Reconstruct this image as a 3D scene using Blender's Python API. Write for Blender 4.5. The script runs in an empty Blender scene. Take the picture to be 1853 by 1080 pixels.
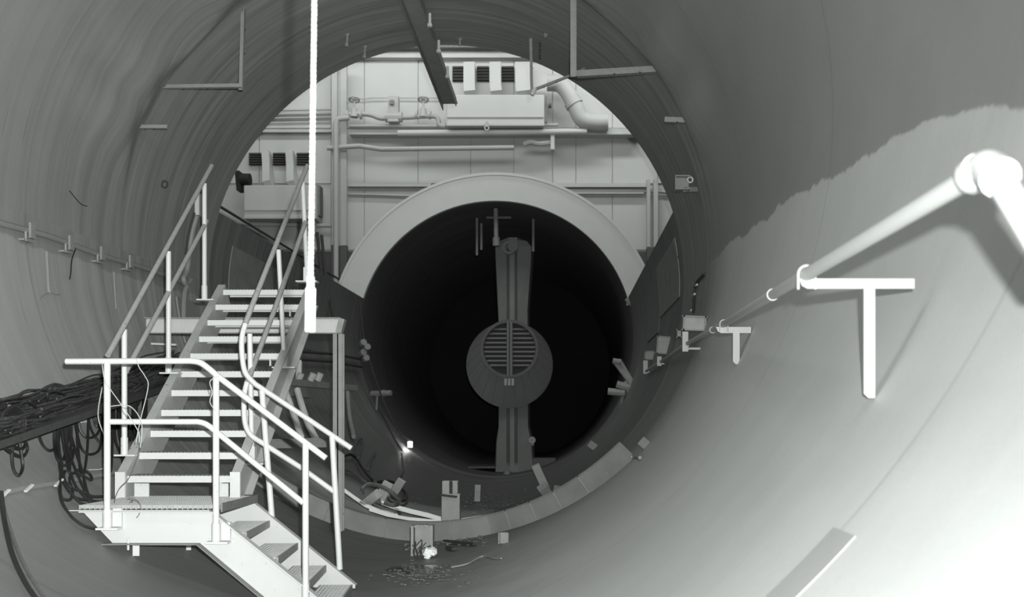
import bpy, math, random
from mathutils import Vector, Matrix
random.seed(11)
PI = math.pi
sc = bpy.context.scene
COL = sc.collection

# ------------------------------------------------------------------ camera, world, lamps, exposure
F = 1750.0                       # focal length in pixels of the 1853 px wide frame
VX, VY = 1022.0, 757.0           # where lines along the tunnel axis meet
R = 3.05                         # tunnel radius (m); axis runs along +Y through x=0, z=R
CX, CZ = 1.525, 1.31             # camera place
cam = bpy.data.cameras.new('camera')
cam.sensor_width = 36.0
cam.lens = F / 1853 * 36
cam.shift_x = (926.5 - VX) / 1853
cam.shift_y = (VY - 540) / 1853
cam.dof.use_dof = True
cam.dof.focus_distance = 8.0
cam.dof.aperture_fstop = 3.0
cam.clip_start = .05
co = bpy.data.objects.new('camera', cam)
co.location = (CX, 0, CZ)
co.rotation_euler = (PI / 2, 0, 0)
COL.objects.link(co)
sc.camera = co

w = bpy.data.worlds.new('world')
sc.world = w
w.use_nodes = True
w.node_tree.nodes['Background'].inputs[0].default_value = (.95, 1, .97, 1)
w.node_tree.nodes['Background'].inputs[1].default_value = .05

def lamp(name, kind, loc, target, power, **kw):
    l = bpy.data.lights.new(name, kind)
    l.energy = power
    l.color = (.985, 1, .985)
    for k, v in kw.items(): setattr(l, k, v)
    o = bpy.data.objects.new(name, l)
    o.location = loc
    o.rotation_euler = (Vector(target) - Vector(loc)).to_track_quat('-Z', 'Y').to_euler()
    COL.objects.link(o)
    return o
# the photographer's flash, held up and right of the camera, swung towards the stair
lamp('flash', 'SPOT', (CX + .09, .0, CZ + .14), (-1.9, 8.5, 2.5), 1720, spot_size=math.radians(133), spot_blend=1.0, shadow_soft_size=.02)
lamp('fill_spot', 'SPOT', (CX + .09, -.03, CZ + .17), (-2.9, 8.0, 3.6), 2000, spot_size=math.radians(86), spot_blend=1.0, shadow_soft_size=.025)  # added fill beside the flash, brightens the left and upper shell
lamp('hall_light', 'SPOT', (-.9, 14.2, 9.6), (-.8, 12.75, .2), 1500, spot_size=math.radians(19), spot_blend=.6, shadow_soft_size=.1)  # narrow spot added to brighten the white strips behind the weir
# lamps of the hall around the cut-open tunnel
lamp('hall_light', 'AREA', (-3.5, 20.6, 10.4), (-3.5, 22.9, 8.6), 100, size=7, size_y=.4, shape='RECTANGLE')
lamp('hall_light', 'AREA', (3.4, 20.6, 10.4), (3.4, 22.9, 8.4), 115, size=4, size_y=.4, shape='RECTANGLE')
lamp('hall_light', 'AREA', (-1, 15.5, 10.2), (-1, 21, 6.0), 225, size=8, size_y=2, shape='RECTANGLE')
lamp('crown_fill', 'AREA', (.5, 3.0, 5.7), (.3, 6, 0), 60, size=2.5, size_y=.3, shape='RECTANGLE')  # unseen fill light added under the crown of the near tube
sc.view_settings.view_transform = 'Standard'
sc.view_settings.look = 'None'
sc.view_settings.exposure = 0
sc.view_settings.gamma = 1
sc.view_settings.use_curve_mapping = False

# ------------------------------------------------------------------ places
def P(px, py, d): return Vector((CX + (px - VX) * d / F, d, CZ + (VY - py) * d / F))
def Wd(px, py, rr=R):
    dx = (px - VX) / F; dz = (VY - py) / F; oz = CZ - R
    a = dx * dx + dz * dz; b = 2 * (CX * dx + oz * dz); c = CX * CX + oz * oz - rr * rr
    return (-b + math.sqrt(b * b - 4 * a * c)) / (2 * a)
def W(px, py, rr=R): return P(px, py, Wd(px, py, rr))       # where that sight line meets the shell
def S(a, y, rr=R): return Vector((rr * math.cos(a), y, R + rr * math.sin(a)))
D = math.radians

# ------------------------------------------------------------------ mesh builder
class MB:
    def __init__(s): s.v = []; s.f = []
    def add(s, vs, fs):
        o = len(s.v); s.v += [Vector(v) for v in vs]; s.f += [tuple(i + o for i in f) for f in fs]; return s
    def box(s, c, size, rot=None):
        c = Vector(c); h = [x / 2 for x in size]
        vs = [Vector((x * h[0], y * h[1], z * h[2])) for x in (-1, 1) for y in (-1, 1) for z in (-1, 1)]
        if rot is not None: vs = [rot @ v for v in vs]
        return s.add([c + v for v in vs], [(0, 1, 3, 2), (4, 6, 7, 5), (0, 4, 5, 1), (2, 3, 7, 6), (0, 2, 6, 4), (1, 5, 7, 3)])
    def bar(s, p0, p1, wd, ht, up=(0, 0, 1)):
        h = wd / 2; k = ht / 2
        return s.prism([(-h, -k), (h, -k), (h, k), (-h, k)], p0, p1, up)
    def prism(s, prof, p0, p1, up=(0, 0, 1)):
        p0 = Vector(p0); p1 = Vector(p1); t = (p1 - p0).normalized()
        side = t.cross(Vector(up))
        if side.length < 1e-4: side = t.cross(Vector((1, 0, 0)))
        side.normalize(); u = side.cross(t)
        n = len(prof)
        vs = [p0 + side * a + u * b for a, b in prof] + [p1 + side * a + u * b for a, b in prof]
        fs = [(i, (i + 1) % n, n + (i + 1) % n, n + i) for i in range(n)]
        return s.add(vs, fs + [tuple(range(n))[::-1], tuple(range(n, 2 * n))])
    def angle(s, p0, p1, a, t, up=(0, 0, 1)):           # L profile
        return s.prism([(0, 0), (a, 0), (a, t), (t, t), (t, a), (0, a)], p0, p1, up)
    def tube(s, pts, r, n=8, r1=None):
        pts = [Vector(p) for p in pts]; N = len(pts)
        vs = []; fs = []; u = None
        for i, p in enumerate(pts):
            t = (pts[min(i + 1, N - 1)] - pts[max(i - 1, 0)])
            t = t.normalized() if t.length > 1e-7 else Vector((0, 0, 1))
            if u is None:
                u = t.cross(Vector((0, 0, 1)))
                if u.length < .05: u = t.cross(Vector((1, 0, 0)))
            u = (u - t * u.dot(t)); u = u.normalized() if u.length > 1e-6 else t.orthogonal().normalized()
            v = t.cross(u)
            rr = r if r1 is None else r + (r1 - r) * i / (N - 1)
            vs += [p + (u * math.cos(2 * PI * k / n) + v * math.sin(2 * PI * k / n)) * rr for k in range(n)]
        for i in range(N - 1):
            for k in range(n):
                k2 = (k + 1) % n
                fs.append((i * n + k, i * n + k2, (i + 1) * n + k2, (i + 1) * n + k))
        fs += [tuple(range(n))[::-1], tuple(range((N - 1) * n, N * n))]
        return s.add(vs, fs)
    def cyl(s, p0, p1, r, n=14, r1=None): return s.tube([p0, p1], r, n, r1)
    def ring(s, c, axis, ro, ri, ht, n=24):
        c = Vector(c); ax = Vector(axis).normalized(); u = ax.orthogonal().normalized(); v = ax.cross(u)
        vs = []
        for k in range(n):
            d = u * math.cos(2 * PI * k / n) + v * math.sin(2 * PI * k / n)
            vs += [c + d * ri, c + d * ro, c + d * ro + ax * ht, c + d * ri + ax * ht]
        fs = []
        for k in range(n):
            a = 4 * k; b = 4 * ((k + 1) % n)
            for q in range(4): fs.append((a + q, b + q, b + (q + 1) % 4, a + (q + 1) % 4))
        return s.add(vs, fs)
    def patch(s, a0, a1, y0, y1, rr, th, na=16, ny=1, yf=None):     # a curved plate following the shell
        vs = []; fs = []
        for i in range(na + 1):
            a = a0 + (a1 - a0) * i / na
            for j in range(ny + 1):
                y = y0 + (y1 - y0) * j / ny
                if yf: y += yf(a)
                vs += [S(a, y, rr), S(a, y, rr + th)]
        q = 2 * (ny + 1)
        for i in range(na):
            for j in range(ny):
                a = i * q + 2 * j
                fs += [(a, a + 2, a + q + 2, a + q), (a + 1, a + q + 1, a + q + 3, a + 3)]
            a = i * q
            fs += [(a, a + q, a + q + 1, a + 1), (a + 2 * ny, a + 2 * ny + 1, a + q + 2 * ny + 1, a + q + 2 * ny)]
        for j in range(ny):
            a = 2 * j; b = na * q + 2 * j
            fs += [(a, a + 1, a + 3, a + 2), (b, b + 2, b + 3, b + 1)]
        return s.add(vs, fs)
    def build(s, name, m, parent=None, smooth=False, bevel=0):
        me = bpy.data.meshes.new(name)
        o = bpy.data.objects.new(name, me); COL.objects.link(o)
        if parent is not None:
            base = wloc(parent); o.parent = parent
        else:
            n = len(s.v)
            base = Vector((sum(v.x for v in s.v) / n, sum(v.y for v in s.v) / n, min(v.z for v in s.v)))
            o.location = base
        me.from_pydata([v - base for v in s.v], [], s.f); me.update()
        me.materials.append(m)
        if smooth:
            me.polygons.foreach_set('use_smooth', [True] * len(me.polygons))
            try: me.set_sharp_from_angle(angle=D(40))
            except Exception: pass
        if bevel:
            b = o.modifiers.new('bevel', 'BEVEL'); b.width = bevel; b.segments = 2
        return o
def wloc(o):
    p = Vector((0, 0, 0))
    while o is not None: p = p + o.location; o = o.parent
    return p
def tag(o, label, cat, group=None, kind=None):
    o['label'] = label; o['category'] = cat
    if group: o['group'] = group
    if kind: o['kind'] = kind
    return o
def thing(name, loc, label, cat, group=None):
    o = bpy.data.objects.new(name, None); COL.objects.link(o); o.location = loc; o.empty_display_size = .1
    return tag(o, label, cat, group)
def struct(o): o['kind'] = 'structure'; return o
def smoothpath(pts, n=6):
    pts = [Vector(p) for p in pts]; out = []
    for i in range(len(pts) - 1):
        a = pts[max(i - 1, 0)]; b = pts[i]; c = pts[i + 1]; d = pts[min(i + 2, len(pts) - 1)]
        for k in range(n):
            t = k / n
            out.append(.5 * ((2 * b) + (c - a) * t + (2 * a - 5 * b + 4 * c - d) * t * t + (3 * b - a - 3 * c + d) * t ** 3))
    out.append(pts[-1]); return out

# ------------------------------------------------------------------ materials
def g(v): return (v * .97, v, v * .975, 1)
class NT:
    def __init__(s, name):
        s.m = bpy.data.materials.new(name); s.m.use_nodes = True; s.t = s.m.node_tree
        s.b = s.t.nodes['Principled BSDF']
    def n(s, typ, **kw):
        x = s.t.nodes.new(typ)
        for k, v in kw.items(): setattr(x, k, v)
        return x
    def link(s, a, b): s.t.links.new(a, b)
    def val(s, sock, x):
        if isinstance(x, (int, float)): sock.default_value = x
        elif isinstance(x, tuple): sock.default_value = x
        else: s.link(x, sock)
    def math(s, op, a, b=0.0, c=0.0, clamp=False):
        x = s.n('ShaderNodeMath', operation=op); x.use_clamp = clamp
        s.val(x.inputs[0], a); s.val(x.inputs[1], b); s.val(x.inputs[2], c); return x.outputs[0]
    def comb(s, x, y, z):
        c = s.n('ShaderNodeCombineXYZ')
        for i, q in enumerate((x, y, z)): s.val(c.inputs[i], q)
        return c.outputs[0]
    def noise(s, vec, scale, detail=4, rough=.55):
        x = s.n('ShaderNodeTexNoise'); s.link(vec, x.inputs['Vector'])
        x.inputs['Scale'].default_value = scale; x.inputs['Detail'].default_value = detail; x.inputs['Roughness'].default_value = rough
        return x.outputs[0]
    def step(s, x, lo, hi):
        r = s.n('ShaderNodeMapRange'); s.val(r.inputs[0], x); r.inputs[1].default_value = lo; r.inputs[2].default_value = hi
        r.interpolation_type = 'SMOOTHSTEP'; return r.outputs[0]
    def mix(s, f, a, b):
        x = s.n('ShaderNodeMix', data_type='RGBA'); s.val(x.inputs[0], f); s.val(x.inputs[6], a); s.val(x.inputs[7], b); return x.outputs[2]
    def mulc(s, c, f):
        x = s.n('ShaderNodeMix', data_type='RGBA', blend_type='MULTIPLY'); x.inputs[0].default_value = 1
        s.val(x.inputs[6], c); cc = s.n('ShaderNodeCombineColor')
        for i in range(3): s.val(cc.inputs[i], f)
        s.link(cc.outputs[0], x.inputs[7]); return x.outputs[2]
    def pos(s):
        ge = s.n('ShaderNodeNewGeometry'); sp = s.n('ShaderNodeSeparateXYZ'); s.link(ge.outputs['Position'], sp.inputs[0])
        return ge.outputs['Position'], sp.outputs[0], sp.outputs[1], sp.outputs[2]
    def bump(s, h, strength, dist):
        x = s.n('ShaderNodeBump'); x.inputs['Strength'].default_value = strength; x.inputs['Distance'].default_value = dist
        s.link(h, x.inputs['Height']); s.link(x.outputs[0], s.b.inputs['Normal'])
    def done(s, col, rough=.6, metal=0, spec=.4):
        s.val(s.b.inputs['Base Color'], col); s.val(s.b.inputs['Roughness'], rough); s.b.inputs['Metallic'].default_value = metal
        s.b.inputs['Specular IOR Level'].default_value = spec; return s.m

def paint(name, v, rough=.55, chips=.12, chipv=.12, grain=.12, spec=.4, sc_=14):
    t = NT(name); tc = t.n('ShaderNodeTexCoord').outputs['Object']
    n1 = t.noise(tc, sc_, 6); n2 = t.noise(tc, sc_ * 6, 3)
    c = t.mulc(g(v), t.math('MULTIPLY_ADD', n1, grain * 2, 1 - grain))
    if chips: c = t.mix(t.step(n2, .72 - chips * .35, .74 - chips * .3), c, g(chipv))
    return t.done(c, rough, 0, spec)

def shell_mat(name, upper, lower, dark):
    t = NT(name); p, x, y, z = t.pos()
    th = t.math('ARCTAN2', t.math('SUBTRACT', z, R), x)
    streak = t.noise(t.comb(t.math('MULTIPLY', y, 9.0), t.math('MULTIPLY', th, .9), 0.0), 1.0, 6, .65)
    fine = t.noise(t.comb(t.math('MULTIPLY', y, 34.0), t.math('MULTIPLY', th, 1.6), 3.0), 1.0, 3, .6)
    big = t.noise(p, .55, 3)
    mid = t.noise(p, 3.2, 6, .6)
    grit = t.noise(p, 70, 3)
    # old lower coat with a ragged top edge
    right = t.step(x, -.2, .2)
    yy = t.math('MAXIMUM', y, 1.0)
    zr = t.math('SUBTRACT', 3.23, t.math('DIVIDE', 2.9, yy))
    zl = 2.80
    zb = t.math('ADD', t.math('MULTIPLY', right, zr), t.math('MULTIPLY', t.math('SUBTRACT', 1.0, right), zl))
    rag = t.noise(t.comb(t.math('MULTIPLY', y, 1.1), t.math('MULTIPLY', th, 2.5), 8.0), 1.0, 8, .62)
    zz = t.math('ADD', z, t.math('MULTIPLY', t.math('SUBTRACT', rag, .5), .34))
    low = t.step(t.math('SUBTRACT', zb, zz), -.012, .012)
    near = t.math('SUBTRACT', 1.0, t.step(y, 8.6, 10.6))
    # the left and bottom lost most of that coat
    keep = t.math('MULTIPLY', near, t.step(t.math('ADD', x, t.math('MULTIPLY', mid, .6)), -.1, 2.0))
    leftkeep = t.math('MULTIPLY', t.math('MULTIPLY', t.math('SUBTRACT', 1.0, right), t.step(z, .9, 1.5)), .32)
    amt = t.math('MULTIPLY', low, t.math('MAXIMUM', keep, leftkeep))
    c = t.mix(amt, g(upper), g(lower))
    # bare and dirty floor strip
    c = t.mix(t.math('MULTIPLY', t.math('SUBTRACT', 1.0, t.step(z, .02, 1.3)), t.math('SUBTRACT', 1.0, t.math('MULTIPLY', keep, .8))), c, g(dark))
    smul = t.math('ADD', .52, t.math('MULTIPLY', streak, .96))
    dry = t.math('SUBTRACT', 1.0, t.math('MULTIPLY', keep, .8))
    smul = t.math('ADD', 1.0, t.math('MULTIPLY', t.math('SUBTRACT', smul, 1.0), t.math('MULTIPLY', dry, t.math('ADD', .4, t.math('MULTIPLY', t.step(y, 7.5, 10.5), 1.15)))))
    c = t.mulc(c, smul)
    c = t.mulc(c, t.math('ADD', .86, t.math('MULTIPLY', big, .28)))
    c = t.mulc(c, t.math('ADD', .93, t.math('MULTIPLY', mid, .14)))
    c = t.mulc(c, t.math('ADD', .93, t.math('MULTIPLY', grit, .14)))
    # dark drips and pale scratches running round the shell
    c = t.mix(t.math('MULTIPLY', t.math('MULTIPLY', t.step(fine, .66, .72), dry), .5), c, g(dark * .6))
    c = t.mix(t.math('MULTIPLY', t.math('MULTIPLY', t.step(t.math('SUBTRACT', 1.0, fine), .66, .72), t.step(y, 8.0, 10.0)), .5), c, g(.5))
    # plate joints: thin welds round and along the shell
    for sy in (2.6, 5.5, 8.2, 11.3, 14.4, 17.5):
        q = t.math('SUBTRACT', 1.0, t.step(t.math('ABSOLUTE', t.math('SUBTRACT', y, sy)), .0, .022))
        c = t.mulc(c, t.math('SUBTRACT', 1.0, t.math('MULTIPLY', q, .16)))
    h = t.math('ADD', t.math('MULTIPLY', streak, .6), t.math('MULTIPLY', grit, .25))
    t.bump(h, .25, .006)
    return t.done(c, .55, 0, .35)

M_near = shell_mat('shell_paint', .25, .48, .13)
M_mid = shell_mat('trough_steel', .17, .24, .10)
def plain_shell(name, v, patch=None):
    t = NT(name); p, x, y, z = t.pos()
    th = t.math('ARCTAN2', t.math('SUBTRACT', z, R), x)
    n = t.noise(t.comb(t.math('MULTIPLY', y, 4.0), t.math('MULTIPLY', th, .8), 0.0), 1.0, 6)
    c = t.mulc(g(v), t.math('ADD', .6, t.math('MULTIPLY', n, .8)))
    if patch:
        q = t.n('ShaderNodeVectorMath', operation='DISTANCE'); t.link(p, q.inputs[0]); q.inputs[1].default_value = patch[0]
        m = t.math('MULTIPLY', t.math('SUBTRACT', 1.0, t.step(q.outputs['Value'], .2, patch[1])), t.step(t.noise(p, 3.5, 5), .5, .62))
        c = t.mix(m, c, g(.8))  # reflected-light streaks on the tube wall, painted pale into the colour
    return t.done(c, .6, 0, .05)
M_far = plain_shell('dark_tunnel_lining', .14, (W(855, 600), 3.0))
M_arch = paint('arch_white', .62, .7, 0, .2, .06, sc_=3)
M_stair = paint('stair_white', .56, .5, .10, .15, .08)
M_stringer = paint('stringer_grey', .36, .5, .12, .14, .18, sc_=6)
M_landing = paint('landing_white', .50, .5, .06, .25, .04)
M_rail = paint('rail_grey', .31, .4, .2, .08, .15)
M_railw = paint('rail_white', .56, .45, .12, .18, .06)
M_grate = paint('galvanised_grating', .34, .45, 0, .1, .2)
M_dirty = paint('dirty_steel', .17, .6, .2, .07, .3)
M_post = paint('grey_post', .27, .55, .15, .1, .25, sc_=7)
M_angle = paint('hanger_grey', .24, .5, .2, .1, .2)
M_wrail = paint('wall_rail_white', .46, .4, 0, .2, .03)
M_conduit = paint('conduit_grey', .25, .5, .1, .1, .12)
M_cable = paint('black_rubber', .022, .5, 0, .1, .3, sc_=30)
M_cable2 = paint('grey_cable', .10, .55, 0, .1, .3, sc_=30)
M_string = paint('pale_string', .42, .8, 0, .2, .1)
M_rope = paint('white_cord', .5, .6, 0, .2, .04, sc_=60)
M_wood = paint('weathered_wood', .30, .75, .1, .12, .3, sc_=9)
M_woodl = paint('pale_block', .38, .75, .1, .12, .25, sc_=9)
M_white = paint('plain_white', .9, .7, .1, .3, .12, sc_=6)
M_hub = paint('hub_grey', .22, .6, .05, .12, .15, sc_=3)
M_hubd = paint('hub_dark', .11, .6, 0, .1, .2, sc_=4)
M_hall = paint('hall_wall_paint', .50, .75, 0, .2, .05, sc_=2)
M_hall2 = paint('hall_trim_paint', .44, .7, 0, .2, .06, sc_=3)
M_hallp = paint('hall_pipe_paint', .40, .6, 0, .2, .1, sc_=4)
M_hallw = paint('duct_white', .5, .6, 0, .2, .04, sc_=3)
M_halld = paint('hall_dado', .09, .7, 0, .2, .2, sc_=3)
M_black = paint('louvre_black', .015, .6, 0, .1, .1)
M_lip = paint('lip_steel', .21, .6, .05, .3, .5, sc_=2.2)
M_litter = paint('grit', .13, .8, .3, .35, .5, sc_=6)
M_scrap = paint('scrap_dark', .05, .8, .1, .2, .4)
M_plate = paint('plate_worn', .24, .6, .15, .06, .35, sc_=4)
M_wet = paint('oily_puddle', .06, .2, 0, .1, .4, sc_=3)
M_tape = paint('grey_patch_paint', .33, .6, 0, .1, .06)
tb = NT('lit_bulb'); tb.b.inputs['Emission Color'].default_value = (1, 1, .97, 1); tb.b.inputs['Emission Strength'].default_value = 28; M_bulb = tb.done(g(.9))

# ------------------------------------------------------------------ the setting: tunnel shell and hall
YC = 12.41; YF = 21.4; YE = 33.0; CUT = math.asin(.297)
BR = [D(147.4), D(156.9), D(125.6), D(57.5), D(35.2), D(23.6)]
def dent(a, y):
    s = math.sin(a)
    if a > PI or s < .1: return 0.
    up = min(1., (s - .1) / .2)
    gb = max(math.exp(-((a - b) / D(5.5)) ** 2) for b in BR)
    A = up * (.018 + .085 * gb); wid = .07 + .42 * gb; e = y - 9.93
    if e >= 0 or e < -1.6: return 0.
    if e > -wid:
        t = -e / wid; return -A * (t * t * (3 - 2 * t))
    t = (e + 1.6) / (1.6 - wid); return -A * (t * t * (3 - 2 * t))
def shell(name, ys, a0, a1, na, th, m, closed, disp=None):
    vs = []; fs = []; ny = len(ys); full = closed
    cols = na if closed else na + 1
    for layer in (0, 1):
        for y in ys:
            for i in range(cols):
                a = a0 + (a1 - a0) * i / na
                rr = R + (th if layer else 0) + (disp(a % (2 * PI), y) if disp else 0)
                vs.append(S(a, y, rr))
    L = ny * cols
    for j in range(ny - 1):
        for i in range(na):
            i2 = (i + 1) % cols
            a, b, c, d = j * cols + i, j * cols + i2, (j + 1) * cols + i2, (j + 1) * cols + i
            fs += [(a, b, c, d), (L + a, L + d, L + c, L + b)]
    for j, r in ((0, 0), (ny - 1, 1)):
        for i in range(na):
            i2 = (i + 1) % cols; a = j * cols + i; b = j * cols + i2
            fs.append((a, b, L + b, L + a))
    if not closed:
        for i in (0, na):
            for j in range(ny - 1):
                a = j * cols + i; b = (j + 1) * cols + i; fs.append((a, b, L + b, L + a))
    mb = MB(); mb.v = vs; mb.f = fs
    o = mb.build(name, m, None, True); return struct(o)
ys = [-5 + i * .5 for i in range(27)] + [8.3 + i * .1 for i in range(12)] + [9.2 + i * .06 for i in range(6)] + [9.5 + i * .03 for i in range(27)] + [10.35 + i * .2 for i in range(11)] + [YC]
ys = sorted(set(round(q, 4) for q in ys))
wn = shell('wall_near', ys, 0, 2 * PI, 240, .03, M_near, True, dent)
wm = shell('wall_middle', [YC + .002 + (YF - YC - .004) * i / 12 for i in range(13)], PI - CUT, 2 * PI + CUT, 120, .03, M_mid, False)
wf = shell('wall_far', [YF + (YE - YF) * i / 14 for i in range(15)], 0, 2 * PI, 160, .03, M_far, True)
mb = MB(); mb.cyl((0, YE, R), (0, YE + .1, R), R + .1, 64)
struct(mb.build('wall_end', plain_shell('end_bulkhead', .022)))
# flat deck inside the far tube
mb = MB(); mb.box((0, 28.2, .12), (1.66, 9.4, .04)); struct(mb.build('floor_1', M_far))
# worn plates laid over the trough
def plate(px0, py0, px1, py1, name, m):
    p = W(px0, py0); q = W(px1, py1)
    a0 = math.atan2(p.z - R, p.x) % (2 * PI); a1 = math.atan2(q.z - R, q.x) % (2 * PI)
    if a0 < PI / 2: a0 += 2 * PI
    if a1 < PI / 2: a1 += 2 * PI
    q_ = MB(); q_.patch(min(a0, a1), max(a0, a1), min(p.y, q.y), max(p.y, q.y), R - .016, .012, 10)
    return q_.build(name, m, wm, True)
plate(1222, 430, 1195, 575, 'shell_plate', M_plate)
plate(1190, 500, 1172, 620, 'shell_plate', M_dirty)
plate(420, 445, 505, 560, 'shell_plate', M_plate)
plate(520, 520, 585, 640, 'shell_plate', M_dirty)
plate(440, 560, 560, 720, 'shell_plate', M_plate)

# ---- hall behind
HY = 23.0; HS = F / HY
def hx(px): return CX + (px - VX) / HS
def hz(py): return CZ + (VY - py) / HS
# backing wall with a round hole for the far tube
mb = MB(); n = 96; vs = []; x0, x1, z0, z1 = -10, 10, -1.5, 10.9
for k in range(n):
    a = 2 * PI * k / n; c, s = math.cos(a), math.sin(a)
    tt = min((x1 if c > 0 else -x0) / max(abs(c), 1e-6), ((z1 - R) if s > 0 else (R - z0)) / max(abs(s), 1e-6))
    for y in (HY, HY + .2):
        vs += [(c * (R + .05), y, R + s * (R + .05)), (c * tt, y, R + s * tt)]
fs = []
for k in range(n):
    a = 4 * k; b = 4 * ((k + 1) % n)
    fs += [(a, a + 1, b + 1, b), (a + 2, b + 2, b + 3, a + 3), (a, b, b + 2, a + 2), (a + 1, a + 3, b + 3, b + 1)]
mb.add(vs, fs); wb = struct(mb.build('wall_back', M_hall2))
xs = [hx(q) for q in (330, 470, 600, 660, 757, 852, 930, 1000, 1042, 1108, 1190, 1300)]
rows = [(hz(452), hz(343), M_hall), (hz(332), hz(243), M_hall), (hz(232), hz(98), M_hall)]
rows.append((1.0, hz(455), M_halld))
RC = R + .25
for zlo, zhi, m in rows:
    for i in range(len(xs) - 1):
        a, b = xs[i] + .012, xs[i + 1] - .012
        top = []; bot = []
        N = 8; ok = True
        for k in range(N + 1):
            x = a + (b - a) * k / N
            zc = R + math.sqrt(max(RC * RC - x * x, 0)) if abs(x) < RC else -9
            bot.append((x, max(zlo, zc)))
        if min(zhi - q[1] for q in bot) < .05: 
            continue
        prof = bot + [(b, zhi), (a, zhi)]
        q = MB(); nn = len(prof)
        vs = [(x, HY - .03, z) for x, z in prof] + [(x, HY + .005, z) for x, z in prof]
        q.add(vs, [tuple(range(nn)), tuple(range(nn, 2 * nn))[::-1]] + [(j, j + nn, (j + 1) % nn + nn, (j + 1) % nn) for j in range(nn)])
        q.build('panel', m, wb)
def slab(name, c, s, m):
    q = MB(); q.box(c, s); return struct(q.build(name, m))
slab('wall_left', (-10.1, 17.5, 4.7), (.2, 11.5, 12.4), M_hall)
slab('wall_right', (10.1, 17.5, 4.7), (.2, 11.5, 12.4), M_hall)
slab('floor', (0, 17.5, -1.6), (20, 11.4, .2), M_dirty)
slab('ceiling', (0, 17.5, 11.0), (20.4, 11.5, .2), M_hall)
slab('trim_3', (0, HY - .12, hz(104)), (19.6, .22, .17), M_hall)
slab('trim_4', (0, HY - .35, hz(95)), (19.6, .2, .1), M_dirty)

# ---- white flange round the mouth of the far tube, and the low weir across the near tube
mb = MB(); mb.patch(D(2), D(178), YF - .12, YF + .03, R + .002, .62, 60); ar = struct(mb.build('trim_1', M_arch, None, True))
mb = MB(); mb.patch(D(20), D(160), YF - .14, YF - .121, R + .56, .05, 60); mb.build('edge_bead', M_arch, ar, True)
def lipy(a):
    return 10.5 if a < D(252) else (10.5 - .3 * (a - D(252)) / D(32) if a < D(284) else 10.2 - .85 * (a - D(284)) / D(32.4))
cuts = [232, 249, 262, 276, 288.5, 294, 299.5, 305.5, 316.4]
lip = bpy.data.objects.new('trim_2', None); COL.objects.link(lip); lip.location = (0, 10.3, .1); lip['kind'] = 'structure'
for i in range(len(cuts) - 1):
    q = MB(); q.patch(D(cuts[i]) + .002, D(cuts[i + 1]) - .002, -.012, .012, R * .934, R * .068, 6, 1, lipy)
    q.patch(D(cuts[i]) + .002, D(cuts[i + 1]) - .002, -.03, .03, R * .931, .006, 6, 1, lipy)
    q.build('panel', M_lip, lip)
q = MB()
for i in range(1, len(cuts) - 1):
    a = D(cuts[i]); q.bar(S(a, lipy(a) - .012, R * .936), S(a, lipy(a) - .013, R * .999), .008, .008, (0, 1, 0))
q.build('weld_bead', M_conduit, lip)

# ------------------------------------------------------------------ upper stair flight
SXL, SXR = CX - 3.296, CX - 2.496             # tread ends
TY = lambda k: 7.29 + .204 * k
TZ = lambda k: CZ - .45 + .1671 * k
st = thing('stair_flight', (SXL + .4, 7.3, .69), 'steep open-riser steel stair with white treads climbing the left side of the tunnel', 'stair')
slope = Vector((0, .204, .1671)).normalized(); perp = Vector((0, -slope.z, slope.y))
tread0 = None
for k in range(11):
    c = Vector((SXL + .4, TY(k) + .09, TZ(k)))
    if tread0 is None:
        q = MB(); q.box(c + Vector((0, 0, .012)), (.80, .21, .012)); q.box(c + Vector((0, -.1, -.008)), (.80, .008, .048)); q.box(c + Vector((0, .1, -.008)), (.8, .008, .04))
        tread0 = q.build('tread', M_stair, st)
        q = MB()
        for i in range(26): q.box(c + Vector((-.38 + i * .0305, -.002, .021)), (.012, .19, .006))
        grip0 = q.build('tread_ribs', M_dirty, tread0)
    else:
        o = tread0.copy(); COL.objects.link(o); o.location = tread0.location + Vector((0, .204 * k, .1671 * k))
        h = grip0.copy(); COL.objects.link(h); h.parent = o
def stringer(x, sgn):
    q = MB()
    a = Vector((x, TY(0) - .04, TZ(0) + .03)); b = Vector((x, TY(10.25), TZ(10.25) + .03))
    foot = Vector((x, TY(0) - .04, .70))
    # web with a vertical foot end, in the YZ plane
    d = .24
    pts = [a, b, b - perp * d * 1.0, Vector((x, TY(0) + .22, .70)), foot]
    th = .012
    vs = [p + Vector((-th / 2, 0, 0)) for p in pts] + [p + Vector((th / 2, 0, 0)) for p in pts]; n = 5
    q.add(vs, [tuple(range(n))[::-1], tuple(range(n, 2 * n))] + [(i, (i + 1) % n, n + (i + 1) % n, n + i) for i in range(n)])
    q.bar(a + Vector((sgn * .03, 0, 0)), b + Vector((sgn * .03, 0, 0)), .07, .012, perp)
    q.bar(b - perp * d + Vector((sgn * .03, 0, 0)), Vector((x + sgn * .03, TY(0) + .24, .72)), .07, .012, perp)
    return q.build('stringer', M_stringer, st)
stringer(SXL, -1); stringer(SXR, 1)
for x, s in ((SXL - .02, -1), (SXR + .02, 1)):
    q = MB(); q.box((x + .01 * s, TY(0) - .05, .70 + .105), (.075, .02, .21)); q.build('end_plate', M_stair, st)
    q = MB(); q.box((x - s * .12, TY(0) + .02, .69 + .065), (.11, .012, .13)); q.build('foot_plate', M_stair, st)
for k in (0, 3, 6, 9):                          # clip angles under treads
    q = MB(); q.box((SXR - .1, TY(k) + .02, TZ(k) - .06), (.012, .03, .06)); q.build('clip', M_stair, st)

PR = .021
def rail(name, pts, m, par, r=PR, sm=0):
    q = MB(); q.tube(smoothpath(pts, 6) if sm else pts, r, 10); return q.build(name, m, par, True)
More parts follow.
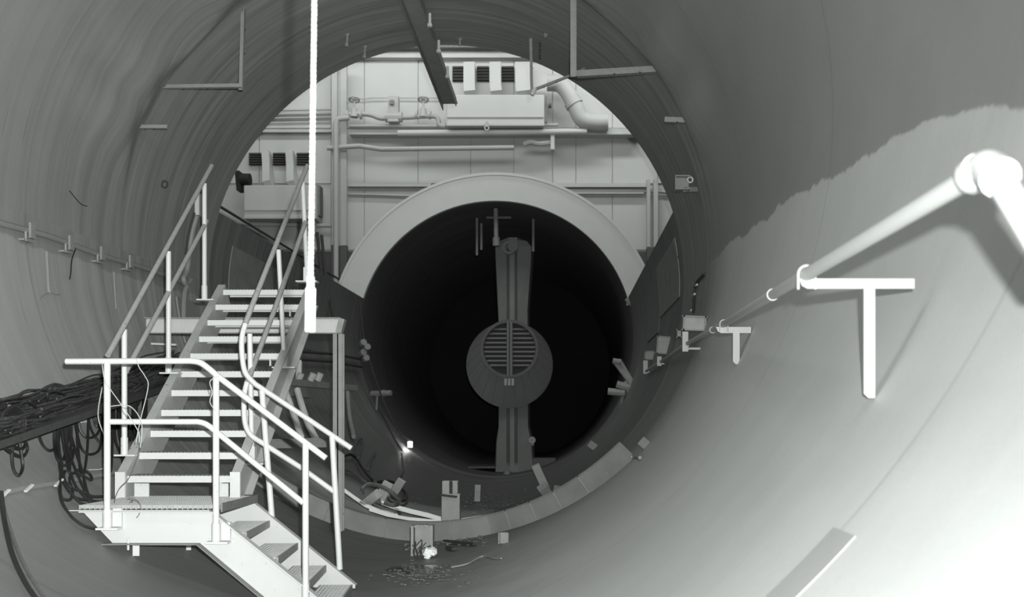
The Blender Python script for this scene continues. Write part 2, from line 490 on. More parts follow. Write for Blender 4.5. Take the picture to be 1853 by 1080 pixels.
# left guard rail
XL = -3.37
dl = lambda px: XL * F / (px - VX)
L = lambda px, py: P(px, py, dl(px))
rail('handrail', [L(195, 643), L(383, 300)], M_rail, st)
rail('mid_rail', [L(228, 672), L(374, 400)], M_rail, st)
for (xa, ya, xb, yb) in ((370, 332, 371, 540), (305, 455, 307, 672), (225, 596, 227, 820)):
    po = rail('rail_post', [L(xa, ya), L(xa, yb)], M_railw, st)
    q = MB(); p = L(xa, yb); q.cyl(p + Vector((0, 0, -.01)), p + Vector((0, 0, .12)), .027, 10); q.box(p + Vector((.02, 0, -.015)), (.16, .09, .012))
    q.build('base_sleeve', M_railw, po, True)
# right guard rail, running on down the back of the lower flight
XR = -2.455
dr = lambda px: XR * F / (px - VX)
Rr = lambda px, py: P(px, py, dr(px))
DB = 7.44
rail('handrail', [Rr(556, 300), Rr(500, 442), Rr(455, 556), P(444, 586, 7.48)], M_rail, st)
rail('handrail', smoothpath([P(444, 586, 7.48), P(438, 610, 7.45), P(438, 640, DB), P(444, 674, DB), P(462, 695, DB)], 6) + [P(548, 752, DB), P(636, 811, DB)], M_railw, st)
rail('mid_rail', [Rr(553, 402), Rr(497, 560), Rr(455, 672), P(447, 692, 7.46)], M_rail, st)
rail('mid_rail', smoothpath([P(447, 692, 7.46), P(442, 717, DB), P(443, 762, DB), P(453, 786, DB), P(474, 801, DB)], 6) + [P(543, 845, DB), P(604, 889, DB)], M_railw, st)
for (xa, ya, xb, yb, d) in ((452, 604, 456, 833, 7.60), (504, 452, 515, 660, 8.53), (548, 330, 556, 505, 9.22)):
    po = rail('rail_post', [P(xa, ya, d), P(xb, yb, d)], M_railw, st)
    q = MB(); p = P(xb, yb, d); q.box(p + Vector((0, 0, .045)), (.06, .055, .13)); q.box(p + Vector((0, 0, -.025)), (.2, .09, .012)); q.build('base_sleeve', M_railw, po)
for (xa, ya, xb, yb) in ((474, 706, 492, 935), (601, 789, 615, 1030)):
    rail('rail_post', [P(xa, ya, DB), P(xb, yb, DB)], M_railw, st, .023)

# ------------------------------------------------------------------ lower landing and flight
D1, D2 = 6.6, 7.38
ld = thing('landing_stair', (-1.2, 7.0, .1), 'low white steel landing with short grated flight descending right, below the steep stair', 'stair')
zt = P(0, 925, D1).z
def side(y, sg, name):
    A = P(388, 925, D1); X0 = P(150, 925, D1).x; X1 = P(205, 983, D1).x; zb = P(0, 983, D1).z
    E = P(582, 1082, D1); Bm = P(362, 983, D1)
    dx = E.x - A.x; dz = E.z - A.z; kx = (.03 - A.z) / dz
    kx = (.035 - A.z) / dz; end = Vector((A.x + dx * kx, y, .035)); s2 = (.03 - zb) / dz
    pts = [(X0, zt), (A.x, zt), (end.x, end.z), (end.x, .015), (Bm.x + dx * s2, .015), (Bm.x, zb), (X1, zb)]
    q = MB(); n = 7; t = .012
    vs = [(x, y - t / 2, z) for x, z in pts] + [(x, y + t / 2, z) for x, z in pts]
    q.add(vs, [tuple(range(n)), tuple(range(n, 2 * n))[::-1]] + [(i, i + n, (i + 1) % n + n, (i + 1) % n) for i in range(n)])
    o = q.build(name, M_landing, ld)
    f = MB(); ys_ = y - sg * .028
    V = lambda p: Vector((p[0], ys_, p[1]))
    for a, b in ((pts[0], pts[1]), (pts[1], pts[2])): f.bar(V(a), V(b), .065, .008, (0, 0, 1))
    f.build('top_flange', M_landing, o)
    f = MB()
    f.bar(Vector((X1 - .09, ys_, zb)), V(pts[5]), .075, .008, (0, 0, 1)); f.bar(V(pts[5]), V(pts[4]), .075, .008, (0, 0, 1))
    f.build('bottom_flange', M_dirty, o)
    f = MB()
    for (px, py) in ((378, 974), (421, 974), (438, 1019), (481, 1019), (497, 1066), (540, 1066)):
        p = P(px, py, D1); f.cyl((p.x, y - sg * .014, p.z), (p.x, y - sg * .006, p.z), .007, 8)
    f.build('bolt_heads', M_landing, o)
side(D1, 1, 'side_plate'); side(D2, -1, 'side_plate')
# landing grating
gx0, gx1 = P(145, 920, D1).x, P(388, 925, D1).x + .03
q = MB(); zg = zt + .028; nn = 27
for i in range(nn + 1): x = gx0 + (gx1 - gx0) * i / nn; q.box((x, (D1 + D2) / 2, zg), (.008, D2 - D1 + .02, .03))
for j in range(19): y = D1 + (D2 - D1) * j / 18; q.box(((gx0 + gx1) / 2, y, zg + .004), (gx1 - gx0, .009, .024))
gr = q.build('grating', M_grate, ld); gr['kind'] = 'stuff'
q = MB(); q.bar((gx1 + .012, D1 + .02, zg - .005), (gx1 + .012, D2, zg - .005), .012, .06); q.build('nosing', M_dirty, ld)
q = MB(); q.bar((gx0 - .07, D1 - .02, zt + .008), (gx1 - .05, D1 - .02, zt + .008), .04, .006); q.build('edge_strip', M_landing, ld)
# grated treads
pt = [(446, 970), (503, 1015), (560, 1060), (613, 1099)]
tr0 = None
def skew(q, p):                                  # treads stand a little askew of the plates
    for v in q.v: v.x -= .075 * (v.y - D1) / (D2 - D1)
for (px, py) in pt:
    p = P(px, py, D1)
    if tr0 is None:
        q = MB(); W_ = .25; yc = (D1 + D2) / 2; ln = D2 - D1 - .02
        q.box((p.x - .006, yc, p.z), (.012, ln, .05)); q.box((p.x - W_, yc, p.z), (.008, ln, .04))
        skew(q, p); tr0 = q.build('tread', M_conduit, ld); p0 = p
        q = MB()
        for i in range(9): q.box((p.x - .02 - i * .028, yc, p.z + .014), (.006, ln, .018))
        for j in range(25): 
            yj = yc - ln / 2 + ln * (j + .5) / 25
            q.bar((p.x - .01, yj, p.z + .018), (p.x - W_ + .01, yj + (.016 if j % 2 else -.016), p.z + .018), .007, .014)
        skew(q, p); gg0 = q.build('grating', M_grate, tr0); gg0['kind'] = 'stuff'
    else:
        o = tr0.copy(); COL.objects.link(o); o.location = tr0.location + (p - p0); h = gg0.copy(); COL.objects.link(h); h.parent = o
# legs
for (px, y0, y1, wd, d) in ((240, 986, 1027, .045, D1 + .05), (337, 985, 1000, .035, D2 - .05)):
    p = P(px, y0, d); b = P(px, y1, d); fl = R - math.sqrt(max(R * R - p.x * p.x, 0))
    q = MB(); q.angle((p.x, d, p.z + .02), (b.x, d, max(b.z, fl)), wd, .008, (0, 1, 0)); q.build('leg', M_stair, ld)
p = P(232, 974, D1 - .03); q = MB(); q.cyl(p, P(232, 995, D1 - .03), .008, 8); q.build('bolt', M_landing, ld)
# near guard rail
D0 = D1 - .045
rail('handrail', [P(120, 654, D0), P(335, 653, D0)] + smoothpath([P(345, 653, D0), P(362, 656, D0), P(378, 667, D0), P(393, 680, D0)], 5) + [P(590, 829, D0)], M_railw, ld, .021)
rail('mid_rail', [P(196, 763, D0), P(350, 763, D0)] + smoothpath([P(358, 763, D0), P(374, 768, D0), P(396, 785, D0)], 5) + [P(549, 910, D0)], M_railw, ld, .02)
for (px, ya, yb) in ((194, 655, 955), (391, 682, 980), (553, 803, 1090)):
    po = rail('rail_post', [P(px, ya, D0), P(px, yb, D0)], M_railw, ld, .022)
    b = P(px, yb, D0); q = MB()
    if yb < 1050: q.cyl(b, b + Vector((0, 0, .125)), .029, 10); q.box(b + Vector((.015, .0, -.004)), (.15, .085, .014)); q.box(b + Vector((.06, .03, .07)), (.06, .03, .12))
    else: q.cyl(b, b + Vector((0, 0, .125)), .026, 10)
    q.build('base_sleeve', M_railw, po, True)
# thin strings tangled on the near rail
for i, pts in enumerate(([(185, 660), (190, 690), (200, 705), (225, 740), (250, 780), (252, 800)], [(247, 650), (252, 665), (262, 680), (268, 700), (254, 760), (246, 800)],
                         [(200, 735), (235, 735), (256, 765), (254, 810)], [(396, 680), (380, 690), (384, 710), (380, 728), (392, 745)])):
    q = MB(); q.tube(smoothpath([P(a, b, D0 - .03 - .01 * (j % 2)) for j, (a, b) in enumerate(pts)], 6), .003, 5)
    tag(q.build('string', M_string, None, True), ['pale string drooping from left end post of near white rail', 'pale string looped round near top rail above the cables', 'pale string arching beneath the near mid rail', 'thin wire loop hanging at second post of near white rail'][i], 'string', 'strings tangled on the near rail')
q = MB(); q.tube(smoothpath([P(a, b, 6.75) for a, b in ((258, 800), (236, 860), (215, 885), (207, 912), (220, 923), (234, 918), (240, 905), (232, 912))], 6), .003, 5)
q.tube(smoothpath([P(a, b, 6.58) for a, b in ((232, 900), (248, 905), (255, 918), (252, 930), (247, 937))], 6), .003, 5)
tag(q.build('wire', M_cable2, None, True), 'dark wire curled on the grating of the white landing', 'wire')

# ------------------------------------------------------------------ beam and post frame behind the stair
fr = thing('support_frame', P(612, 957, 10.2), 'grey steel post and white cross beam standing behind the stair', 'frame')
bL = P(265, 590, 10.2); bR = P(618, 590, 10.2); bL.x = max(bL.x, -math.sqrt(R * R - (bL.z - R) ** 2) + .01)
h = .08
q = MB(); q.prism([(-.006, -h), (.006, -h), (.006, h), (-.006, h)], bL, bR); q.build('beam_web', M_stair, fr)
for s in (-1, 1):
    q = MB(); q.prism([(-.06, s * h - .006), (.06, s * h - .006), (.06, s * h + .006), (-.06, s * h + .006)], bL, bR); q.build('beam_flange', M_post if s > 0 else M_dirty, fr)
q = MB(); q.box(bR + Vector((.0, -.02, 0)), (.06, .1, .15), Matrix.Rotation(.25, 3, 'Y')); q.build('end_plate', M_wood, fr)
pT = P(613, 604, 10.2); zf = R - math.sqrt(R * R - pT.x ** 2)
q = MB(); q.box((pT.x, 10.2, (pT.z + zf) / 2), (.012, .1, pT.z - zf)); q.build('post_web', M_post, fr)
for s in (-1, 1):
    q = MB(); q.box((pT.x, 10.2 + s * .045, (pT.z + zf) / 2), (.1, .01, pT.z - zf)); q.build('post_flange', M_post, fr)
q = MB(); q.bar(P(480, 803, 10.2), P(607, 800, 10.2), .05, .1); q.build('cross_brace', M_dirty, fr)
q = MB(); q.bar(P(275, 622, 10.2), P(320, 624, 10.2), .05, .02); q.build('ledge', M_stair, fr)

# ------------------------------------------------------------------ wall rail on the right
wr = thing('wall_handrail', P(1460, 500, 3.45), 'white pipe handrail on wall brackets along the right side of the tunnel', 'handrail')
rp = [P(1772, 311, 1.80), P(1460, 496, 3.18), P(1310, 586, 6.68), P(1243, 622, 9.6), P(1195, 655, 13.3), P(1168, 672, 15.6)]
for a, b in zip(rp[:-1], rp[1:]):
    q = MB(); q.cyl(a, b, .0215, 16); q.build('pipe', M_wrail, wr, True)
q = MB(); e = [P(1765, 315, 1.81), P(1787, 301, 1.76), P(1806, 318, 1.70)]
q.tube(smoothpath(e, 6), .031, 16)
q.cyl(e[0] + (e[0] - e[1]) * .2, e[0] + (e[1] - e[0]) * .35, .035, 16); q.cyl(e[2] + (e[2] - e[1]) * .2, e[2] + (e[1] - e[2]) * .4, .035, 16)
q.build('elbow', M_wrail, wr, True)
q = MB(); q.cyl(P(1806, 318, 1.70), P(1905, 480, 1.56), .0245, 16); q.build('pipe', M_wrail, wr, True)
for px, py, d in ((1405, 530, 4.1), (1282, 601, 7.4)):
    q = MB(); t = (rp[2] - rp[1]).normalized(); c = P(px, py, d)
    if d > 6: t = (rp[3] - rp[2]).normalized(); k = (d - 6.68) / 2.92; c = rp[2].lerp(rp[3], k)
    else: c = rp[1].lerp(rp[2], (d - 3.18) / 3.5)
    q.cyl(c - t * .05, c + t * .05, .0255, 16); q.build('coupling', M_wrail, wr, True)
def bracket(xa, xb, yt, hl, xl, yb, wl, d, legdx=0):
    q = MB(); A = P(xa, yt, d); B = P(xb, yt, d); Bx = math.sqrt(R * R - (B.z - R) ** 2)
    th = hl * d / F
    vs = [(A.x, d, A.z + th / 2), (B.x, d, A.z + th / 2), (B.x, d, A.z - th / 2), (A.x + th * .8, d, A.z - th / 2), (A.x + th * .25, d, A.z - th * .2)]
    n = 5; q.add(vs + [(v[0], d + .008, v[2]) for v in vs], [tuple(range(n))[::-1], tuple(range(n, 2 * n))] + [(i, (i + 1) % n, n + (i + 1) % n, n + i) for i in range(n)])
    q.box(((A.x + B.x) / 2, d + .022, A.z + th / 2 - .004), (B.x - A.x, .04, .007))
    o = q.build('bracket_arm', M_wrail, wr)
    q = MB(); C_ = P(xl, yt, d); E_ = P(xl, yb, d); w2 = wl * d / F / 2
    vs = [(C_.x - w2, d - .009, C_.z), (C_.x + w2, d - .009, C_.z), (C_.x + w2, d - .009, E_.z), (C_.x - w2 * .2, d - .009, E_.z), (C_.x - w2, d - .009, E_.z + w2 * .8)]
    q.add(vs + [(v[0], d - .001, v[2]) for v in vs], [tuple(range(n))[::-1], tuple(range(n, 2 * n))] + [(i, (i + 1) % n, n + (i + 1) % n, n + i) for i in range(n)])
    q.box((C_.x + w2 - .004, d + .02, (C_.z + E_.z) / 2), (.007, .05, C_.z - E_.z))
    q.build('bracket_leg', M_wrail, o)
    return o, A
for (a, j) in (((1447, 1655, 513, 18, 1572, 720, 20, 3.2), 1), ((1296, 1359, 597, 11, 1332, 659, 12, 6.75), 2)):
    o, A = bracket(*a)
    c = rp[j]; q = MB(); rr = .028
    q.tube([c + Vector((-rr, 0, -.05))] + [c + Vector((-rr * math.cos(u), 0, rr * math.sin(u))) for u in [PI * i / 10 for i in range(11)]] + [c + Vector((rr, 0, -.05))], .0045, 8)
    q.build('u_bolt', M_wrail, o, True)
for (px, ya, yb, d, j) in ((1240, 600, 636, 9.55, 3), (1193, 645, 662, 13.2, 4), (1168, 652, 676, 15.5, 5)):
    q = MB(); w_ = (10.5 if d < 12 else 8) * d / F
    a = P(px, ya, d); b = P(px, yb, d); q.box(((a.x + b.x) / 2, d, (a.z + b.z) / 2), (w_, .012, a.z - b.z)); q.box((a.x + w_ / 2 + .06, d + .02, b.z + .03), (.14, .03, .02))
    o = q.build('bracket_leg', M_wrail, wr)
    q = MB(); q.ring(rp[j] + Vector((0, -.01, 0)), (0, 1, 0), .03, .022, .02, 16); q.build('u_bolt', M_wrail, o)
def box_thing(x0, x1, y0, y1, d, label, tilt=0., open_=True, m=M_woodl):
    a = P(x0, y1, d); b = P(x1, y0, d); c = (a + b) / 2; sx, sz = b.x - a.x, b.z - a.z
    r = Matrix.Rotation(tilt, 3, 'Y')
    o = thing('junction_box', a, label, 'box')
    q = MB(); q.box(c, (sx, .05, sz), r); q.build('box_body', m, o)
    q = MB()
    for s in (-1, 1):
        q.box(c + r @ Vector((0, -.035, s * (sz / 2 - .008))), (sx + .02, .03, .016), r); q.box(c + r @ Vector((s * (sx / 2 - .008), -.035, 0)), (.016, .03, sz), r)
    q.build('box_rim', M_wood, o)
    return o
box_thing(1235, 1277, 572, 599, 9.75, 'pale square box with raised rim above third wall rail bracket', .04)
box_thing(1188, 1220, 609, 641, 13.4, 'battered pale box sitting behind the wall rail between its last brackets', .08, m=M_woodl)
box_thing(1166, 1185, 635, 651, 15.7, 'small pale box at the far end of the wall rail', .0)
box_thing(1225, 1231, 596, 612, 10.3, 'tiny pale box left of third wall rail bracket', .0)

# ------------------------------------------------------------------ hanging white cord near the camera
cd = thing('plumb_line', P(565, 600, 2.5), 'white cord with thick weighted end hanging from the tunnel crown near the camera', 'cord')
pb = P(561, 600, 2.5); pm = P(562, 522, 2.5); ptp = P(569, 0, 2.5); top = ptp + (ptp - pm) * 4
zc = R + math.sqrt(R * R - top.x ** 2)
k = (zc - pm.z) / (ptp.z - pm.z); top = pm + (ptp - pm) * k
q = MB(); N = 1400
for s_ in range(2):
    pts = []
    for i in range(N + 1):
        t = i / N; c = pm.lerp(top, t); a = t * 330 * PI + s_ * PI
        pts.append(c + Vector((math.cos(a), math.sin(a), 0)) * .002)
    q.tube(pts, .0042, 6)
q.build('strand', M_rope, cd, True)
q = MB(); q.cyl(pb, pm, .0125, 14); q.build('weight', M_rope, cd, True)
q = MB(); q.cyl(pm - Vector((0, 0, .004)), pm + Vector((0, 0, .03)), .009, 12); q.build('ferrule', M_rope, cd, True)

# ------------------------------------------------------------------ hangers welded to the shell
def hanger(name, segs, label, cat='bracket', m=M_angle, a=.05, extra=None, studs=()):
    o = thing(name, segs[0][0], label, cat)
    for p0, p1, up in segs:
        q = MB(); q.angle(p0, p1, a, .007, up); part = q.build('angle_bar', m, o)
        t = MB()
        for f in (.25, .55):
            c = p0.lerp(p1, f) + Vector((0, -.004, 0)); t.cyl(c, c + Vector((0, -.004, 0)), .008, 8)
        t.build('bolt_hole', M_black, part)
    return o
def dW(px, py): return Wd(px, py)
d_ = 9.93
hanger('corner_hanger', [(W(445, 18), P(441, 163, d_), (0, -1, 0)), (W(296, 162), P(441, 160, d_), (0, 0, 1))], 'grey angle iron corner hanger welded to upper left of tunnel shell')
hanger('stub_bracket', [(W(250, 234), P(303, 234, 9.85), (0, 0, 1))], 'short grey angle stub on left shell below the corner hanger', a=.045)
hanger('corner_hanger', [(W(1043, -10), P(1043, 139, d_), (0, -1, 0)), (W(1197, 129), P(1043, 138, d_), (0, 0, 1))], 'grey angle iron corner hanger welded to upper right of tunnel shell', a=.062)
hanger('stub_bracket', [(W(1254, 222), P(1202, 220, 9.7), (0, 0, 1))], 'short grey angle stub on right shell below the corner hanger', a=.05)
o = hanger('drop_hanger', [(W(963, 70), P(965, 168, 11.63), (0, -1, 0)), (P(965, 166, 11.63), P(1042, 136, 11.75), (0, 0, 1)), (P(1042, 136, 11.75), W(1062, 125), (0, 0, 1))], 'thin dark drop hanger with slanted bar at edge of the opening above', a=.035)
q = MB(); c = W(968, 72)
for i in range(6): q.ring(c + Vector((.05 + .01 * (i % 2), -.03, -.04 - i * .035)), (1, .3 * (i % 2), 0), .025, .014, .012, 10)
q.build('chain', M_scrap, o)
q = MB(); q.cyl(P(962, 172, 11.6), P(968, 160, 11.6), .03, 10); q.build('hook', M_railw, o)
bx = thing('box_bracket', W(1240, 345), 'open box bracket with a pipe ring on the right shell', 'bracket')
c = P(1234, 333, 10.35)
q = MB(); q.box(c, (.14, .03, .14)); q.box(c + Vector((0, -.04, .07)), (.16, .09, .012)); q.box(c + Vector((0, -.04, -.07)), (.16, .09, .012)); q.box(c + Vector((-.075, -.04, 0)), (.01, .08, .14)); q.build('box_body', M_conduit, bx)
q = MB(); q.ring(P(1249, 325, 10.3), (0, 1, 0), .035, .022, .06, 16); q.build('pipe_ring', M_railw, bx, True)
q = MB(); q.bar(P(1238, 343, 10.33), W(1262, 343), .04, .05); q.build('arm', M_conduit, bx)
# ceiling track
tk = thing('ceiling_track', S(D(93.6), 12, R - .05), 'dark riveted steel track along the crown of the tunnel, jutting past its cut edge', 'beam')
xa = R * math.cos(D(93.6))
q = MB(); q.box((xa, 11.4, 2 * R - .07), (.22, 6.2, .012)); q.build('track_plate', M_post, tk)
for s in (-1, 1):
    q = MB(); q.box((xa + s * .11 * (1 if s > 0 else 1), 11.4 + (0 if s < 0 else .1), 2 * R - .12), (.012, 6.2 if s < 0 else 5.6, .11)); q.build('track_flange', M_post if s < 0 else M_conduit, tk)
for i, y in enumerate((9.2, 10.4, 11.3, 12.1, 13.0)):
    q = MB(); q.cyl((xa + .14, y, 2 * R - .2), (xa + .14, y, 2 * R - .06), .018, 10); q.cyl((xa + .14, y, 2 * R - .215), (xa + .14, y, 2 * R - .18), .03, 6); q.build('hanger_bolt', M_railw, tk, True)
for (x, y, hh, label) in ((629, 62, .13, 'bent steel stud on shell crown left of the ceiling track'), (661, 84, .13, 'straight steel stud on shell crown nearest the left arch edge'), (833, 70, .09, 'small steel stud on shell crown right of the ceiling track'), (988, 62, .04, 'tiny pale lug on shell crown beside the drop hanger')):
    p = W(x, y); o = thing('stud', p, label, 'stud')
    q = MB(); q.cyl(p + Vector((0, 0, .01)), p - Vector((.01, 0, hh)), .014, 8); q.build('shank', M_angle, o, True)
    q = MB(); q.cyl(p - Vector((0, 0, .02)), p + Vector((0, 0, .005)), .026, 6); q.build('nut', M_conduit, o)
    if hh > .1: q = MB(); q.cyl(p - Vector((.01, 0, hh + .02)), p - Vector((.01, 0, hh - .02)), .022, 6); q.build('tip', M_conduit, o)
p = W(292, 334); q = MB(); q.ring(p + Vector((.04, -.02, 0)), (.3, 1, 0), .045, .03, .012, 18); tag(q.build('pad_eye', M_scrap), 'dark iron ring lug on the left tunnel wall', 'ring')
# ------------------------------------------------------------------ conduit on the left wall
cn = thing('wall_conduit', W(100, 435), 'grey conduit pipe clipped along the left tunnel wall', 'pipe')
cp = [S(D(183.2), 2.5, R - .035), S(D(183), 5, R - .035), W(-60, 385, R - .035), W(90, 428, R - .035), W(180, 461, R - .035), W(265, 486, R - .035), W(340, 515, R - .035)]
q = MB(); q.tube(smoothpath(cp, 3), .026, 10); q.build('pipe', M_conduit, cn, True)
for (x, y) in ((53, 418), (124, 440), (181, 459), (233, 474)):
    p = W(x, y, R - .035); q = MB()
    q.box(p + Vector((.03, -.01, 0)), (.02, .07, .13)); q.box(p + Vector((.0, -.05, -.09)), (.05, .14, .015)); q.cyl(p + Vector((.02, -.09, -.1)), p + Vector((.02, -.09, -.02)), .01, 8)
    q.build('clip', M_conduit, cn)
for pts, r, lab, m in (([(84, 455), (86, 490), (88, 525), (92, 530)], .012, 'thin pale cable end hanging below the wall conduit at far left', M_conduit), ([(137, 450), (130, 470), (128, 495), (126, 505)], .006, 'thin black wire hanging from the wall conduit', M_cable),
                      ([(206, 492), (208, 530), (210, 560)], .010, 'thin pale cable hanging beneath right end of wall conduit', M_conduit), ([(126, 345), (138, 360), (148, 370), (158, 373)], .004, 'curled black thread stuck on the left wall above the conduit', M_cable)):
    q = MB(); q.tube(smoothpath([W(a, b, R - .03) for a, b in pts], 5), r, 6)
    if r == .012:
        for dx in (-20, 18): q.tube(smoothpath([W(91, 529, R - .03), W(91 + dx * .5, 531 + abs(dx) * .1, R - .03), W(91 + dx, 533 + (8 if dx < 0 else 0), R - .03)], 4), .005, 5)
    tag(q.build('cable', m, None, True), lab, 'cable')
# box and drooping hose by the left guard rail
o = thing('sheet_bracket', W(365, 380), 'pale sheet bracket with dangling flexible hose on left wall behind the stair rail', 'bracket')
q = MB(); c = W(362, 372, R - .12); q.box(c, (.05, .2, .26)); q.build('plate', M_railw, o)
q = MB(); q.tube(smoothpath([W(a, b, R - .12) for a, b in ((358, 385), (348, 420), (342, 460), (338, 490), (332, 505), (338, 515), (345, 508), (334, 530), (332, 580))], 6), .03, 8); q.build('hose', M_conduit, o, True)
q = MB(); q.tube(smoothpath([W(a, b, R - .16) for a, b in ((352, 385), (342, 420), (336, 460))], 6), .014, 8); q.build('strap', M_scrap, o, True)
q = MB(); q.patch(D(186), D(196.5), 11.3, 11.9, R - .03, .02, 6); tag(q.build('torn_sheet', M_conduit), 'torn grey sheet hanging on left wall behind the stair guard rail', 'sheet')

# ------------------------------------------------------------------ cable tray and cables on the left
def trayp(px, off=0., dz=0.):
    t = px / 300.; d = 6.45 + 3.4 * t
    p = P(px, 797 - 100 * t, d); return Vector((p.x + off, p.y, p.z + dz))
tr = thing('cable_tray', trayp(60), 'dark steel cable tray sloping along the left tunnel wall', 'tray')
q = MB(); q.bar(trayp(-60), trayp(345), .16, .012); q.build('tray_base', M_scrap, tr)
for s in (-.08, .08):
    q = MB(); q.bar(trayp(-60, s, .0), trayp(345, s, .0), .01, .05); q.build('tray_edge', M_scrap, tr)
for px in (90, 180, 270):
    q = MB(); a = trayp(px, -.08); q.bar(a + Vector((.1, 0, -.02)), Vector((-math.sqrt(R * R - (a.z - R - .02) ** 2), a.y, a.z - .02)), .04, .04); q.build('arm', M_scrap, tr)
q = MB(); q.box(trayp(133, .09, -.03), (.02, .12, .05)); q.build('tag_plate', M_railw, tr)
q = MB()
for i in range(150):
    o_ = random.uniform(-.13, .15); zz = random.uniform(.04, .09 + .20 * (1 - abs(o_) * 5)); pts = []
    x0 = random.choice((-60, -60, -30, 0, 40, 90)); x1 = random.choice((345, 345, 330, 280, 230, 200))
    k = x0
    while k <= x1:
        pts.append(trayp(k, max(-.14, min(.17, o_ + random.gauss(0, .035))), max(.02, zz + random.gauss(0, .014) + (.06 if k > 230 else 0)))); k += 32
    q.tube(smoothpath(pts, 3), random.choice((.006, .009, .012)), 5)
cb = q.build('cable_pile', paint('cable_jackets', .05, .55, .3, .11, .5, sc_=5), None, True); tag(cb, 'heap of thin dark cables lying along the tray on the left wall', 'cables', None, 'stuff')
q = MB()
for i in range(8):
    c = trayp(-8, .0, .1); r = .06 + .012 * i
    q.tube([c + Vector((.05 + .01 * i, r * math.cos(a), .02 + r * .8 * math.sin(a))) for a in [2 * PI * k / 20 for k in range(21)]], .008, 5)
tag(q.build('cable_coil', M_cable, None, True), 'coil of black cable on the tray at left picture edge', 'cable')
G = 'black cables hanging from the tray'
def hang(pts, r=.0105, lab='black cable drooping from the cable tray left of the stairs', m=M_cable, d0=-.28, grp=G):
    P_ = []
    for j, (a, b) in enumerate(pts):
        t = max(-.1, a / 300.); d = 6.45 + 3.4 * t + d0 + .02 * math.sin(j * 2.1 + a)
        dm = Wd(a, b) - .12; P_.append(P(a, b, min(d, dm)))
    q = MB(); q.tube(smoothpath(P_, 7), r, 6); return tag(q.build('cable', m, None, True), lab, 'cable', grp)
loops = [[(2, 770), (15, 800), (38, 812), (47, 800), (40, 785), (24, 778)], [(0, 800), (20, 818), (40, 826), (50, 812), (42, 790), (30, 775)],
         [(24, 795), (22, 825), (25, 850), (34, 860), (41, 845), (38, 815), (34, 795)],
         [(66, 765), (75, 800), (90, 815), (104, 805), (107, 780), (104, 760)], [(100, 760), (98, 800), (104, 830), (118, 842), (130, 832), (134, 812)],
         [(104, 765), (106, 820), (114, 870), (140, 905), (160, 918), (180, 955)], [(110, 760), (118, 820), (135, 875), (160, 905), (172, 912)],
         [(114, 760), (124, 815), (142, 862), (158, 896), (168, 912)], [(122, 760), (132, 800), (148, 850), (158, 890), (170, 910)],
         [(135, 760), (142, 795), (150, 815), (165, 822), (180, 812), (184, 780), (180, 752)], [(140, 750), (146, 780), (160, 792), (176, 785), (184, 764)],
         [(158, 740), (163, 770), (172, 790), (186, 800), (190, 760)], [(110, 830), (114, 860), (126, 880), (150, 890), (168, 898), (186, 898)],
         [(118, 852), (108, 880), (112, 900), (126, 904), (132, 890), (126, 868), (134, 855), (152, 862), (166, 868), (160, 855), (140, 850)],
         [(110, 858), (110, 900), (126, 930), (150, 950), (176, 957)], [(104, 780), (112, 850), (130, 895), (160, 905), (186, 908)],
         [(200, 740), (206, 790), (222, 835), (218, 870), (212, 905)], [(206, 740), (210, 800), (226, 830), (224, 870), (216, 905)], [(214, 735), (216, 790), (229, 820), (228, 860), (220, 900)],
         [(222, 735), (236, 780), (244, 800), (240, 780)], [(204, 730), (212, 700), (208, 680), (202, 690), (206, 712)], [(228, 720), (246, 735), (254, 720), (248, 695), (232, 690)],
         [(90, 730), (86, 712), (100, 708), (118, 716), (112, 725)], [(30, 748), (36, 732), (52, 728), (66, 738)]]
LL = {0: 'upper broad loop of black cable under the tray at left picture edge', 1: 'lower broad loop of black cable under the tray at left picture edge', 2: 'narrow black cable loop dangling lowest under the left end of tray',
      3: 'single round black loop beneath the tray, next right of the narrow dangling loop', 14: 'black cable sweeping down to the left base plate of white landing', 13: 'small knotted black coil halfway down the hanging cables',
      22: 'small black cable loop rising above left end of the heap', 23: 'low black cable bump rising above heap near left picture edge', 20: 'black cable loop arching above the heap behind near left post', 21: 'round black cable loop above the heap beside the stair stringer',
      9: 'wide black loop dipping just left of the near left post', 12: 'black cable curving low toward the foot of near left post'}
for i, l in enumerate(loops):
    if i in LL: hang(l, lab=LL[i])
    else: hang(l)
rg = random.Random(5)
for i in range(12):
    x = rg.uniform(96, 250); y = 752 - x * .11; dep = rg.uniform(60, 130) * (1 if x < 160 or x > 195 else .5); ww = rg.uniform(6, 26)
    hang([(x, y), (x + ww * .1, y + dep * .6), (x + ww * .5, y + dep), (x + ww * .9, y + dep * .6), (x + ww, y - 2)])
hang([(2, 890), (8, 940), (22, 1000), (44, 1050), (70, 1090)], .014, 'thick black cable running down the floor at lower left corner', M_cable, -.5, None)
hang([(4, 905), (16, 950), (36, 1005), (60, 1050), (88, 1090)], .010, 'thinner grey cable beside the thick one at lower left corner', M_cable2, -.5, None)
q = MB(); q.tube(smoothpath([P(a, b, 7.4) for a, b in ((185, 700), (178, 740), (180, 765), (196, 810), (191, 845), (160, 850))], 6), .004, 5); tag(q.build('string', M_string, None, True), 'pale string dangling amid the black cables left of near post', 'string')
# low strip with clips on the left wall
o = thing('wall_strip', W(70, 882), 'low flat strip with pale clips on left wall below the cables', 'strip')
q = MB(); q.tube([W(a, b, R - .012) for a, b in ((-20, 900), (40, 886), (90, 878), (145, 868), (200, 858), (245, 848))], .022, 4); q.build('bar', M_conduit, o)
for x, y in ((10, 892), (52, 883), (106, 873)):
    q = MB(); q.bar(W(x - 6, y + 6, R - .03), W(x + 7, y - 6, R - .06), .02, .012); q.build('clip', M_railw, o)

